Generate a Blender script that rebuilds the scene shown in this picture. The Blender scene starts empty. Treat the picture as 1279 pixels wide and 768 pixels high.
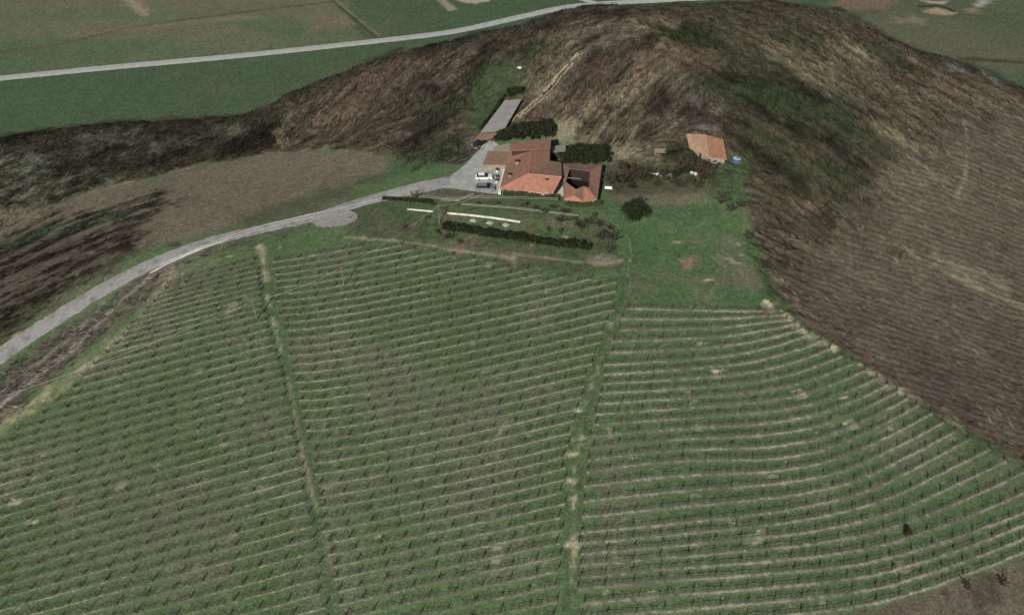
import bpy, math, random
import numpy as np
random.seed(7)
RNG = np.random.default_rng(11)
SC = bpy.context.scene
COL = SC.collection
R = math.radians

# ------------------------------------------------------------------ camera, sky, sun, exposure
CAM_Z = 123.0
PITCH = R(41.0)
FPX = 1108.0
cam_data = bpy.data.cameras.new('camera')
cam = bpy.data.objects.new('camera', cam_data)
COL.objects.link(cam)
cam.location = (0, 0, CAM_Z)
cam.rotation_euler = (R(90) - PITCH, 0, 0)
cam_data.sensor_width = 36
cam_data.lens = 36 * FPX / 1279
cam_data.clip_start = 1
cam_data.clip_end = 9000
SC.camera = cam

SUN_EL = R(31.0)
SHADOW_AZ = R(20.0)          # shadows fall towards the north, this far round to the east
world = bpy.data.worlds.new('World')
SC.world = world
world.use_nodes = True
wn = world.node_tree
bg = wn.nodes['Background']
sky = wn.nodes.new('ShaderNodeTexSky')
sky.sky_type = 'NISHITA'
sky.sun_disc = False
sky.sun_elevation = SUN_EL
sky.sun_rotation = SHADOW_AZ + math.pi
wn.links.new(sky.outputs[0], bg.inputs[0])
bg.inputs[1].default_value = 0.062
sun_data = bpy.data.lights.new('sun', 'SUN')
sun_data.energy = 4.3
sun_data.angle = R(0.6)
sun_data.color = (1.0, 0.95, 0.86)
sun = bpy.data.objects.new('sun', sun_data)
COL.objects.link(sun)
sun.location = (0, 0, 300)
sun.rotation_euler = (R(90) - SUN_EL, 0, -SHADOW_AZ)
SC.view_settings.view_transform = 'Standard'
SC.view_settings.look = 'None'
SC.view_settings.gamma = 1
SC.view_settings.use_curve_mapping = False
SC.view_settings.exposure = 0.15

# ------------------------------------------------------------------ helpers: noise, rays
SP, CP = math.sin(PITCH), math.cos(PITCH)
def ray(u, v):
    r = (np.asarray(u, float) - 639.5) / FPX
    d = (np.asarray(v, float) - 384.0) / FPX
    return r, CP - d * SP, -(SP + d * CP)
def P(u, v, z):
    """the place at height z that shows at (u, v) of the photograph"""
    a, b, c = ray(u, v)
    t = (z - CAM_Z) / c
    return (float(a * t), float(b * t), float(z))

_lat = RNG.random((256, 256))
def vnoise(x, y, seed=0):
    x = np.asarray(x, float) + seed * 37.13; y = np.asarray(y, float) + seed * 91.7
    xi = np.floor(x).astype(np.int64); yi = np.floor(y).astype(np.int64)
    fx = x - xi; fy = y - yi
    fx = fx * fx * (3 - 2 * fx); fy = fy * fy * (3 - 2 * fy)
    a = _lat[xi % 256, yi % 256]; b = _lat[(xi + 1) % 256, yi % 256]
    c = _lat[xi % 256, (yi + 1) % 256]; d = _lat[(xi + 1) % 256, (yi + 1) % 256]
    return (a * (1 - fx) + b * fx) * (1 - fy) + (c * (1 - fx) + d * fx) * fy
def fbm(x, y, scale, seed=0, octv=4, gain=.5):
    s = 0; amp = 1; tot = 0
    x = np.asarray(x, float) / scale; y = np.asarray(y, float) / scale
    for k in range(octv):
        s = s + amp * vnoise(x, y, seed + k * 3); tot += amp
        x = x * 2.03 + 11.1; y = y * 2.03 + 4.7; amp *= gain
    return s / tot * 2 - 1            # about -1..1
def sstep(a, b, x):
    t = np.clip((x - a) / (b - a), 0, 1)
    return t * t * (3 - 2 * t)

# ------------------------------------------------------------------ the terrain's height
PLAIN = -32.0
crest_px = [(-160,205,-14),(-80,190,-12),(0,176,-11),(44,167,-10.5),(135,156,-10),(230,152,-9.5),(300,147,-9),(330,132,-7.5),(380,110,-4),(430,90,-1),
    (489,69,2.5),(558,53,5.5),(606,42,8),(661,29,11),(695,16,13),(730,8,14.5),(800,7,15),(860,6,15.5),(930,3,16.5),(977,3,16.5),(1028,13,15),
    (1063,26,13),(1110,47,10),(1149,64,8),(1204,80,5.5),(1235,94,4),(1279,110,2),(1360,150,-3),(1440,190,-8)]
ctrl_px = [(600,232,0),(660,215,0),(740,230,0.0),(700,190,0.8),(560,235,-.5),(600,195,0.3),(500,240,-1.2),(440,270,-2.2),(330,287,-3.2),(250,308,-4.2),(170,340,-6),(100,380,-7.5),(0,440,-10),(-120,520,-13),
    (885,190,3),(790,265,-1),(850,235,1),(930,270,-1),(650,275,-1.5),(740,305,-2.2),(560,290,-2),(450,300,-2.8),
    (330,330,-3.8),(780,340,-2.6),(950,380,-4.5),(640,450,-5),(300,500,-8),(150,450,-8.5),(0,560,-13),(-120,620,-16),(-120,760,-18),(0,768,-15),(400,768,-12),(720,768,-10.5),(1000,768,-12),(1279,700,-17),(1400,740,-20),(1279,580,-16.5),(1000,600,-10),(720,600,-7.5),(1120,500,-10.5),
    (200,860,-15),(700,860,-13),(1200,860,-18),
    (1060,350,-7),(1279,420,-16),(1400,460,-20),(1279,250,-8),(1400,260,-14),(1160,230,-2),(1100,160,3.5),(1040,260,-2),(960,220,1.5),(1000,100,10),(1100,90,8),(1180,120,5),(1200,160,2),
    (700,150,3.5),(800,80,10.5),(800,150,4.5),(760,190,2),(900,40,14),(900,110,8),(950,160,4.5),(660,110,5),(620,150,2.5),(560,130,2),(640,60,9),(720,50,11.5),(590,170,1),(520,170,0),(460,130,.5),(520,100,3),(560,80,5),
    (400,160,-3.5),(350,190,-4),(200,230,-6.5),(100,250,-8),(0,300,-9.5),(-120,360,-12),(250,180,-7.5),(100,200,-9.5),(0,230,-10.5),(150,280,-6.5),(330,230,-4.2),(440,215,-2.5),(500,205,-1.2)]
cx = []; cy = []; cz = []
for (u, v, z) in ctrl_px:
    x, y, z = P(u, v, z); cx.append(x); cy.append(y); cz.append(z)
ccx = []; ccy = []; ccz = []
for (u, v, z) in crest_px:
    x, y, z = P(u, v, z); ccx.append(x); ccy.append(y); ccz.append(z)
ccx = np.array(ccx); ccy = np.array(ccy); ccz = np.array(ccz)
assert (np.diff(ccx) > 0).all(), ccx
for x, y, z in zip(ccx, ccy, ccz):
    cx += [x, x]; cy += [y, y + 22]; cz += [z + .3, z + 1.5]
cx = np.array(cx) / 100; cy = np.array(cy) / 100; cz = np.array(cz)
def _phi(r2): return np.where(r2 > 1e-12, .5 * r2 * np.log(np.maximum(r2, 1e-12)), 0)
n = len(cx)
A = np.zeros((n + 3, n + 3))
A[:n, :n] = _phi((cx[:, None] - cx) ** 2 + (cy[:, None] - cy) ** 2) + np.eye(n) * 2e-3
A[:n, n] = 1; A[:n, n + 1] = cx; A[:n, n + 2] = cy
A[n, :n] = 1; A[n + 1, :n] = cx; A[n + 2, :n] = cy
W = np.linalg.solve(A, np.concatenate([cz, [0, 0, 0]]))
kx = np.linspace(-260, 260, 521)
kyc = np.interp(kx, ccx, ccy); kzc = np.interp(kx, ccx, ccz)
ker = np.hanning(13); ker /= ker.sum()
kyc = np.convolve(np.pad(kyc, 6, 'edge'), ker, 'valid'); kzc = np.convolve(np.pad(kzc, 6, 'edge'), ker, 'valid')
def yc(x): return np.interp(x, kx, kyc)
def zc(x): return np.interp(x, kx, kzc)
def smin(a, b, k):
    h = np.clip(.5 + .5 * (b - a) / k, 0, 1)
    return b * (1 - h) + a * h - k * h * (1 - h)
def height(x, y):
    sh = x.shape; x = x.ravel(); y = y.ravel()
    xq = np.clip(x, -215, 215) / 100; yq = np.clip(y, 55, 330) / 100
    h = np.full(x.shape, W[n]) + W[n + 1] * xq + W[n + 2] * yq
    for i in range(n):
        h += W[i] * _phi((xq - cx[i]) ** 2 + (yq - cy[i]) ** 2)
    h = np.clip(h, -45, 19)
    s = y - yc(x)
    fall = zc(x) + 1.1 - .85 * s
    z = smin(h, fall, 3.0)
    z = -smin(-z, np.full_like(z, -PLAIN), 4.0)
    far = sstep(215, 330, np.abs(x))
    z = z * (1 - far) + PLAIN * far
    # the level farmyard
    px, py, _ = P(672, 222, 0)
    e = np.hypot((x - px - 0) / 30, (y - py) / 17)
    z = z + (0 - z) * (1 - sstep(.85, 1.35, e))
    return z.reshape(sh)

def axis(lo, hi, step, far_lo, far_hi, grow=1.22):
    a = list(np.arange(lo, hi + step / 2, step)); s = step
    while a[-1] < far_hi: s *= grow; a.append(a[-1] + s)
    s = step; b = []; c = a[0]
    while c > far_lo: s *= grow; c -= s; b.append(c)
    return np.array(b[::-1] + a)
XS = axis(-190, 190, .5, -3000, 3000)
ya = np.arange(60, 300, .45); yb = np.arange(ya[-1] + 1.2, 470, 1.2)
lo = axis(60, 60.4, .45, -400, 60); lo = lo[lo < 60]
hi = [yb[-1]]; s = 1.2
while hi[-1] < 4000: s *= 1.2; hi.append(hi[-1] + s)
YS = np.concatenate([lo, ya, yb, hi[1:]])
GX, GY = np.meshgrid(XS, YS)
GZ = height(GX, GY)

def bil(F, x, y):
    x = np.asarray(x, float); y = np.asarray(y, float)
    i = np.clip(np.searchsorted(XS, x) - 1, 0, len(XS) - 2); j = np.clip(np.searchsorted(YS, y) - 1, 0, len(YS) - 2)
    fx = np.clip((x - XS[i]) / (XS[i + 1] - XS[i]), 0, 1); fy = np.clip((y - YS[j]) / (YS[j + 1] - YS[j]), 0, 1)
    return (F[j, i] * (1 - fx) + F[j, i + 1] * fx) * (1 - fy) + (F[j + 1, i] * (1 - fx) + F[j + 1, i + 1] * fx) * fy
SMOOTH = GZ.copy()
def hit(u, v, up=0.0):
    """where the line of sight through (u, v) meets the ground (raised by up)"""
    u = np.atleast_1d(np.asarray(u, float)); v = np.atleast_1d(np.asarray(v, float))
    a, b, c = ray(u, v)
    t = np.arange(75, 900, .6)
    X = a[:, None] * t; Y = b[:, None] * t; Z = CAM_Z + c[:, None] * t
    D = Z - bil(SMOOTH, X, Y) - up
    k = np.argmax(D < 0, axis=1)
    k = np.where((D < 0).any(axis=1), k, len(t) - 1)
    k = np.maximum(k, 1); ar = np.arange(len(u))
    d0 = D[ar, k - 1]; d1 = D[ar, k]
    tt = t[k - 1] + .6 * np.clip(d0 / (d0 - d1 + 1e-9), 0, 1)
    return a * tt, b * tt, CAM_Z + c * tt
def dens(pts, step=14):
    out = []
    for (a, b) in zip(pts[:-1], pts[1:]):
        k = max(1, int(math.hypot(b[0] - a[0], b[1] - a[1]) / step))
        for i in range(k): out.append((a[0] + (b[0] - a[0]) * i / k, a[1] + (b[1] - a[1]) * i / k))
    out.append(pts[-1]); return out
def smooth_line(pts, it=2):
    for _ in range(it):
        o = [pts[0]]
        for a, b in zip(pts[:-1], pts[1:]):
            o += [(a[0] * .75 + b[0] * .25, a[1] * .75 + b[1] * .25), (a[0] * .25 + b[0] * .75, a[1] * .25 + b[1] * .75)]
        o.append(pts[-1]); pts = o
    return pts
def wpoly(pts, plane=None):
    pts = dens(list(pts) + [pts[0]], 20)[:-1]
    u = [p[0] for p in pts]; v = [p[1] for p in pts]
    if plane is not None:
        q = [P(a, b, plane) for a, b in pts]; return np.array([(p[0], p[1]) for p in q])
    x, y, z = hit(u, v); return np.stack([x, y], 1)
def wline(pts, plane=None):
    pts = dens(list(pts), 8)
    if plane is not None:
        q = [P(a, b, plane) for a, b in pts]; return np.array([(p[0], p[1]) for p in q])
    x, y, z = hit([p[0] for p in pts], [p[1] for p in pts]); return np.stack([x, y], 1)
def sdist(poly, x, y, closed=True):
    """signed distance to a polygon, positive inside (or minus the distance to an open line)"""
    sh = x.shape; x = x.ravel(); y = y.ravel()
    d = np.full(x.shape, 1e18); inside = np.zeros(x.shape, bool)
    m = len(poly); rng = range(m if closed else m - 1)
    for i in rng:
        ax, ay = poly[i]; bx, by = poly[(i + 1) % m]
        ex, ey = bx - ax, by - ay
        L = ex * ex + ey * ey + 1e-12
        t = np.clip(((x - ax) * ex + (y - ay) * ey) / L, 0, 1)
        d = np.minimum(d, (x - ax - t * ex) ** 2 + (y - ay - t * ey) ** 2)
        if closed:
            c = (ay > y) != (by > y)
            with np.errstate(divide='ignore', invalid='ignore'):
                xi = ax + (y - ay) / (ey if ey != 0 else 1e-12) * ex
            inside ^= c & (x < xi)
    d = np.sqrt(d)
    return (np.where(inside, d, -d) if closed else -d).reshape(sh)

# ------------------------------------------------------------------ the lie of the slopes: how brush and soil are combed
flow_px = [(100,320,1,-.42),(0,300,1,-.5),(250,170,1,-.3),(50,200,1,-.4),(300,165,1,-.5),(420,140,1,-1.1),(380,130,1,-.9),(500,110,1,-.95),(560,80,1,-.7),(640,90,1,-1.1),(650,55,1,-.8),(720,30,1,-.4),
    (740,110,1,-1.3),(700,150,1,-1.2),(780,150,1,-1.3),(800,70,1,-.6),(840,110,1,-1),(830,40,1,.35),(860,60,1,.5),(900,20,1,.3),(950,60,1,.5),(1000,130,1,.5),(930,110,1,.55),(940,190,1,.7),(1050,230,1,.75),(1150,200,1,.7),(1110,80,1,.55),
    (1150,100,1,.5),(1250,110,1,.4),(1030,330,1,.42),(1000,290,1,.7),(1100,430,1,.4),(1200,400,1,.3),(1250,500,1,.45),(1250,250,1,.25),(1200,330,1,.3),(880,240,1,-.1),(820,200,1,-.2),(650,280,1,.1),(560,200,1,-.5),(480,180,1,-.35),
    (300,230,1,-.17),(180,270,1,-.3),(620,600,1,-.2),(100,600,1,-.25),(1000,600,1,0),(1200,740,1,-.25)]
fx_, fy_, fa_ = [], [], []
for (u, v, du, dv) in flow_px:
    L = math.hypot(du, dv); x, y, _ = hit([u - 3 * du / L, u + 3 * du / L], [v - 3 * dv / L, v + 3 * dv / L])
    fx_.append(x.mean()); fy_.append(y.mean()); fa_.append(math.atan2(y[1] - y[0], x[1] - x[0]))
fx_ = np.array(fx_); fy_ = np.array(fy_); fa_ = np.array(fa_)
LX = np.arange(-190, 190.01, .5); LY = np.arange(60, 300.01, .45)
lx, ly = np.meshgrid(LX, LY)
c2 = np.zeros(lx.shape); s2 = np.zeros(lx.shape)
for x, y, a in zip(fx_, fy_, fa_):
    w = 1 / (((lx - x) ** 2 + (ly - y) ** 2) + 40) ** 1.6
    c2 += w * math.cos(2 * a); s2 += w * math.sin(2 * a)
FA = .5 * np.arctan2(s2, c2)
def flow_angle(x, y):
    i = np.clip(((np.asarray(x) + 190) / .5).astype(int), 0, len(LX) - 1); j = np.clip(((np.asarray(y) - 60) / .45).astype(int), 0, len(LY) - 1)
    return FA[j, i]
def lic(src, length, step=.45):
    acc = src.copy(); cnt = 1
    for sg in (1, -1):
        x = lx.copy(); y = ly.copy()
        for k in range(int(length / step)):
            a = flow_angle(x, y); x += sg * np.cos(a) * step; y += sg * np.sin(a) * step
            i = np.clip(((x + 190) / .5 + .5).astype(int), 0, len(LX) - 1); j = np.clip(((y - 60) / .45 + .5).astype(int), 0, len(LY) - 1)
            acc += src[j, i]; cnt += 1
    acc /= cnt
    return (acc - acc.mean()) / acc.std()
ST1 = lic(RNG.random(lx.shape), 3.0)
ST2 = lic(vnoise(lx / 1.15, ly / 1.15, 5), 7.0)
ST3 = lic(vnoise(lx / 5, ly / 5, 9), 12.0)
def lsample(F, X, Y):
    i = np.clip((X + 190) / .5, 0, len(LX) - 1.001); j = np.clip((Y - 60) / .45, 0, len(LY) - 1.001)
    ii = i.astype(int); jj = j.astype(int); a = i - ii; b = j - jj
    r = (F[jj, ii] * (1 - a) + F[jj, ii + 1] * a) * (1 - b) + (F[jj + 1, ii] * (1 - a) + F[jj + 1, ii + 1] * a) * b
    m = (np.abs(X) < 190) & (Y > 60) & (Y < 300)
    return np.where(m, r, 0)
S1 = lsample(ST1, GX, GY); S2 = lsample(ST2, GX, GY); S3 = lsample(ST3, GX, GY)

# ------------------------------------------------------------------ ground cover: what grows or lies where
def C(*a): return np.array(a, float)
GREEN = C(.060, .088, .044); VGRASS = C(.084, .130, .056); BROWN = C(.118, .095, .070); LBROWN = C(.19, .155, .115)
TAN = C(.34, .30, .20); DARK = C(.022, .020, .014); BRIGHT = C(.062, .102, .047); OLIVE = C(.118, .132, .078)
PGREEN = C(.060, .100, .054); SOIL = C(.15, .118, .09); PALE = C(.17, .175, .125); REDB = C(.15, .095, .075); GREYB = C(.12, .108, .088); DGREEN = C(.035, .058, .026)
tint = np.zeros(GX.shape + (3,)) + VGRASS
WN = fbm(GX, GY, 5, 21, 4)
WN2 = fbm(GX, GY, 1.6, 31, 3)
BRK = fbm(GX, GY, 1.5, 61, 2)
zone = {}
def lay(w, colr): 
    w = np.clip(w, 0, 1)[..., None]
    tint[:] = tint * (1 - w) + colr * w
def area(pts, colr, feather=1.5, rough=2.0, strength=1.0, plane=None, name=None, mod=None):
    pw = wpoly(pts, plane); m = 12 + feather + rough
    bx = (XS > pw[:, 0].min() - m) & (XS < pw[:, 0].max() + m); by = (YS > pw[:, 1].min() - m) & (YS < pw[:, 1].max() + m)
    ix = np.ix_(by, bx)
    w = np.zeros(GX.shape)
    sd = sdist(pw, GX[ix], GY[ix]) + (WN[ix] * 1.3 + WN2[ix] * .5) * rough
    w[ix] = sstep(-feather, feather, sd)
    if mod is not None: w = w * mod
    if plane is not None: w = w * (GZ < PLAIN + 4)
    if name: zone[name] = w
    if colr is not None: lay(w * strength, colr)
    return w
def stroke(pts, width, colr, feather=.4, rough=.5, strength=1.0, plane=None, name=None, broken=0.):
    pw = wline(smooth_line(pts), plane); m = 8 + width
    bx = (XS > pw[:, 0].min() - m) & (XS < pw[:, 0].max() + m); by = (YS > pw[:, 1].min() - m) & (YS < pw[:, 1].max() + m)
    ix = np.ix_(by, bx); w = np.zeros(GX.shape)
    sd = sdist(pw, GX[ix], GY[ix], False) + width / 2 + (WN[ix] + WN2[ix] * .8) * rough
    w[ix] = sstep(-feather, feather, sd)
    if plane is not None: w = w * (GZ < PLAIN + 4)
    if broken: w = w * (1 - broken + broken * sstep(-.15, .25, BRK))
    if colr is not None: lay(w * strength, colr)
    if name: zone[name] = w
    return w

# large natural mottling
n1 = fbm(GX, GY, 40, 2, 4); n2 = fbm(GX, GY, 12, 4, 4); n3 = fbm(GX, GY, 3, 6, 3)
n4 = fbm(GX, GY, 1.3, 16, 2)
lay(sstep(.05, .6, n2 + .3 * n1) * .5, C(.135, .128, .092)); lay(sstep(.1, .6, -n2 + .4 * n3) * .4, GREEN * 1.25)
# the plain beyond
pl = sstep(PLAIN + 7, PLAIN + 2, GZ)
lay(pl, PGREEN * 1.0)
pst = fbm(GX + GY * 4, GY * 3 - GX * .5, 60, 14, 4)
lay(pl * sstep(0, .7, n1 + .4 * n2) * .5, OLIVE * .75)
area([(-400,-120),(380,-120),(432,-10),(440,30),(452,52),(300,66),(140,82),(0,94),(-300,125)], OLIVE * 1.02, 2, 2.5, .9, PLAIN, 'olive')
lay(zone['olive'] * sstep(-.1, .5, pst) * .45, C(.13, .115, .075)); lay(zone['olive'] * sstep(.05, .6, -pst + .3 * n2) * .6, PGREEN * 1.15)
area([(-200,70),(60,48),(160,62),(150,80),(-200,112)], PGREEN * 1.15, 6, 5, .6, PLAIN)
area([(395,20),(440,18),(436,34),(385,40)], LBROWN * .9, 3, 3, .5, PLAIN)
for l in ([(-100,74),(60,60),(170,32),(350,10),(520,-10)], [(150,-20),(185,18)]): stroke(l, 2.4, C(.085, .062, .042), .8, .6, .6, PLAIN)
stroke([(400,-12),(440,22),(470,46)], 1.6, C(.03, .035, .022), .6, .4, .7, PLAIN); stroke([(404,-12),(445,22),(473,45)], 1.2, C(.2, .19, .12), .6, .4, .6, PLAIN)
stroke([(80,46),(220,30),(320,22)], 4, C(.2, .185, .12), 2, 2, .35, PLAIN)
stroke([(150,-8),(166,4),(182,18)], 5, C(.3, .28, .19), 2, 2, .6, PLAIN)
area([(540,-4),(552,-4),(571,12),(560,14)], C(.25, .24, .18), .8, .6, .9, PLAIN)
area([(560,-14),(615,-14),(612,2),(596,5),(578,2),(562,-2)], C(.36, .32, .26), 1.2, 1.5, .95, PLAIN)
# east plain
area([(1060,-60),(1420,-60),(1420,110),(1279,100),(1180,75),(1100,40)], C(.085, .102, .062), 5, 4, .85, PLAIN)
area([(1110,52),(1060,22),(1075,14),(1130,20),(1200,32),(1279,60),(1279,90),(1200,80)], C(.105, .11, .072), 4, 4, .7, PLAIN)
area([(1035,4),(1100,-6),(1130,6),(1100,12),(1060,14)], C(.17, .12, .09), 2, 2, .8, PLAIN)
area([(1150,16),(1170,9),(1192,16),(1185,20)], C(.32, .25, .17), 1, 1.5, .9, PLAIN); area([(1110,20),(1160,24),(1155,31),(1120,30)], C(.2, .18, .13), 2, 3, .7, PLAIN)
area([(1150,1),(1185,2),(1180,6),(1160,5)], C(.38, .33, .26), 1, 1, .9, PLAIN); area([(1205,12),(1222,10),(1220,17),(1207,16)], C(.25, .19, .13), 1, 1, .8, PLAIN)
stroke([(1150,8),(1175,8),(1190,14)], 2.2, C(.025, .03, .018), .8, .5, .9, PLAIN); stroke([(1200,73),(1240,76),(1300,79)], 3, C(.05, .04, .025), 1.2, 1, .8, PLAIN)
stroke([(1220,8),(1236,-2),(1260,-14)], 3, C(.36, .35, .32), .8, .3, .8, PLAIN)

# the hill and its flanks
foot = wline([(-200,285),(0,262),(60,256),(120,238),(250,206),(352,187),(440,186),(500,196),(560,205),(590,205),(612,175),(700,150),(765,205),(860,215),(925,225),(940,300),(965,380),(1060,440),(1140,492),(1205,535),(1279,575),(1400,640),(1500,700)])
fm = 1 - sstep(PLAIN + 1.5, PLAIN + 5, GZ)
north = np.concatenate([[(-260, foot[0, 1])], foot, [(400, foot[-1, 1]), (400, 330), (-260, 330)]])
sdh = sdist(north, GX, GY)
HILL = sstep(-1.5, 1.5, sdh + WN * 2) * (1 - fm)
lay(HILL, BROWN * .92)
hs = S2 * .5 + S1 * .6
lay(HILL * sstep(-.2, 1.6, S2 + .4 * S3) * .55, LBROWN * .85)
lay(HILL * sstep(-.1, .6, n2 + .15 * S2) * .45, GREYB)
lay(HILL * sstep(.2, 1.1, S3 + n1 * 1.5) * .35, REDB)
lay(HILL * sstep(.1, .6, n2 * 1.1 - n1 + .15 * S2) * .30, C(.07, .085, .045))
lay(HILL * sstep(.1, 1.3, -S1 * .7 - S2 * .5) * .88, DARK * 1.1)
lay(HILL * sstep(.0, .55, -n2 * .9 - .22 * S3) * .45, DARK * 2)
lay(HILL * sstep(.6, 2.1, S1 * .8 + S2 * .4) * .5, C(.30, .25, .19))
# green and dark parts of the hill
area([(845,25),(960,12),(1060,50),(1010,95),(1060,120),(1130,190),(1150,240),(1090,300),(1000,260),(950,235),(905,170),(870,110),(850,70)], C(.036, .044, .025), 5, 5, .88, mod=np.clip(.62 + .35 * S2 + .3 * S1 + .25 * n2, 0, 1))
area([(590,110),(640,60),(700,40),(720,60),(680,100),(650,120),(600,140)], C(.07, .075, .045), 4, 4, .5, mod=np.clip(.6 + .4 * S2, 0, 1))
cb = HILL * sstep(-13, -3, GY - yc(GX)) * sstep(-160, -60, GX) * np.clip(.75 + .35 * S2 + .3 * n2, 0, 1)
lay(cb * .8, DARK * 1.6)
zone['dark'] = np.zeros(GX.shape)
def spots(L, colr, strength=.8, thr=.2):
    """patches, each (u, v, half width, half height, turn) in the photograph, combed along the slope"""
    for (u, v, a, b, rot) in L:
        k = 14; pts = []
        for i in range(k):
            t = 2 * math.pi * i / k; x = a * math.cos(t); y = b * math.sin(t)
            pts.append((u + x * math.cos(rot) - y * math.sin(rot), v + x * math.sin(rot) + y * math.cos(rot)))
        w_ = area(pts, colr, 2.2, 2.2, strength, mod=np.clip(.72 + .35 * S2 + .2 * S1, 0, 1))
        if colr.sum() < .12: zone['dark'] = np.maximum(zone['dark'], w_)
spots([(545,140,42,20,-.6),(590,110,30,12,-1),(660,70,26,10,-.9),(520,200,46,12,-.2),(880,45,30,10,.4),(930,115,60,20,.3),(1000,140,80,22,.45),(960,190,50,18,.7),(1060,230,46,22,.6),(905,232,30,20,.3),(1120,75,60,8,.5),(560,185,30,14,-.5),(1110,300,50,20,.5),(850,190,34,16,0)], C(.034, .050, .025), .75)
spots([(548,116,24,7,.5),(590,95,34,7,-.8),(640,70,26,6,-.8),(670,40,50,5,-.45),(555,150,22,6,-.5),(560,55,50,4,-.35),(470,76,36,4,-.45),(925,130,26,6,.3),(880,50,26,5,.5),(1000,165,60,5,.45),(1100,40,60,3,.5),(1180,78,50,3,.4),(1030,286,14,5,.7),(905,150,40,9,.4),(880,90,40,10,.3),(930,180,50,8,.7),(1000,110,50,8,.5),(870,140,20,14,.2),(1060,200,50,7,.65),(840,190,20,10,-.2),(1010,250,40,7,.7),(1060,300,30,6,.6),(990,340,30,8,.5),(790,60,36,8,-.4),(740,85,14,24,.5),(820,125,18,20,.5),(520,175,40,10,-.5),(600,70,30,6,-.7),(1230,90,40,4,.4),(950,100,26,4,.1),(840,45,30,3,.5),(1000,8,60,3,.1),(760,18,50,3,0),(1075,140,50,4,.6),(990,220,40,5,.7)], DARK * 1.0, .95)
spots([(720,150,40,26,-.8),(790,110,30,24,-.6),(1000,80,60,16,.55),(1150,250,60,40,.5),(1130,310,50,16,.5),(1230,350,40,14,.4),(760,185,16,10,0),(1060,60,30,8,.5),(680,110,20,20,-1),(1120,170,40,12,.5)], C(.27, .22, .155), .5)
spots([(450,110,50,22,-.7),(780,85,60,22,-.2),(860,75,46,20,.2),(500,90,40,12,-.5),(1150,460,80,40,.45),(1080,390,50,20,.5)], C(.15, .098, .075), .45)
spots([(1195,85,14,5,.4),(1240,100,14,5,.4),(890,140,14,8,.3),(880,160,12,6,.2),(870,130,10,5,.2)], C(.25, .245, .235), .55)
for k_ in range(4): stroke([(826, 33 + k_ * 4.2), (850, 40 + k_ * 4.2), (884, 48 + k_ * 4.2)], 1.1, DARK * (1.2 if k_ != 2 else 2.4) * C(.8, 1.3, .8), .5, .4, .85)
# the dark wooded strip to the west, with its pale lichen-grey patches
W1 = area([(-200,180),(0,168),(140,150),(300,143),(345,135),(356,186),(250,206),(120,236),(60,254),(0,262),(-200,300)], DARK * 2.1, 1.5, 1.5, .72, name='woods')
lay(W1 * sstep(-.2, .9, n2 + .3 * S2) * .6, BROWN * .62)
area([(-100,200),(60,190),(90,215),(75,245),(0,258),(-100,270)], PALE * 1.15, 3, 3.5, .75, mod=sstep(-.5, .4, n3 + .35 * S2)); area([(265,160),(300,158),(310,170),(280,176)], PALE * 1.15, 2, 2, .8, mod=sstep(-.5, .4, n3 + .3 * S2)); area([(130,225),(160,215),(165,228),(135,236)], PALE * 1.2, 1, 2, .8, mod=sstep(-.3, .4, n3))
area([(100,170),(170,162),(230,185),(180,205),(110,215)], PALE * .95, 4, 3, .6, mod=sstep(-.2, .5, n3 + .3 * S2))
spots([(310,180,44,12,-.5),(340,170,14,16,0),(30,170,40,5,-.2),(120,200,50,8,-.4),(200,200,50,6,-.3)], DARK, .9)
area([(344,165),(354,160),(358,185),(350,188)], C(.27, .235, .15), 1, 1, .8)
# ploughed and mown strips
W2 = area([(-200,298),(0,264),(60,256),(120,238),(250,206),(352,188),(440,188),(496,196),(512,208),(470,225),(400,262),(250,292),(150,322),(60,350),(-200,430)], C(.142, .125, .088), 1.5, 1.5, 1, name='plough_west')
lay(W2 * sstep(0, .7, n2 + .3 * S2) * .4, C(.12, .11, .075))
area([(300,270),(420,232),(500,205),(530,196),(520,210),(470,228),(390,262),(310,285)], C(.062, .082, .04), 2, 2, .75)
area([(478,196),(512,194),(505,214),(480,222)], PGREEN, 1.5, 1.5, .6)
W3b = area([(-200,350),(0,300),(100,292),(170,296),(190,304),(150,326),(80,374),(0,432),(-200,520)], C(.095, .078, .058), 5, 4, .95)
W3 = area([(-200,330),(0,272),(60,268),(130,262),(200,240),(205,256),(170,290),(190,300),(150,324),(80,372),(0,428),(-200,500)], DARK * 1.1, 6, 5, .95, name='tree_shade_west', mod=np.clip(.5 + .55 * S2 + .3 * S1, 0, 1) * (.6 + .4 * sstep(-62, -95, GX)))  # tree shade west of the road, painted into the cover as dark streaks
area([(0,300),(160,262),(160,268),(0,312)], PGREEN * .8, 1.5, 2, .5); area([(0,262),(40,256),(60,270),(20,290),(-20,300)], C(.16, .15, .1), 2, 2, .7)
W4 = area([(-200,560),(0,460),(90,400),(190,338),(300,300),(420,275),(420,282),(300,306),(215,340),(190,372),(150,400),(60,480),(0,535),(-200,650)], C(.10, .082, .066), 1, 1.5, .95, name='verge', mod=np.clip(.8 + .2 * S2, 0, 1))
lay(W4 * sstep(0, .5, n3) * .5, DARK * 2)
lay(W4 * sstep(.1, .6, -n3 + .3 * S2) * .4, C(.22, .19, .16))
stroke([(-60,560),(0,505),(90,440),(140,385),(190,345)], 1.0, C(.26, .235, .21), .4, .5, .8); stroke([(-60,538),(0,488),(80,430),(130,378)], .7, C(.24, .22, .2), .4, .5, .6)
stroke([(-40,560),(40,505),(130,440),(180,400),(215,340)], 3.0, TAN * .95, 1.5, 1.8, .75, broken=.6)
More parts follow.
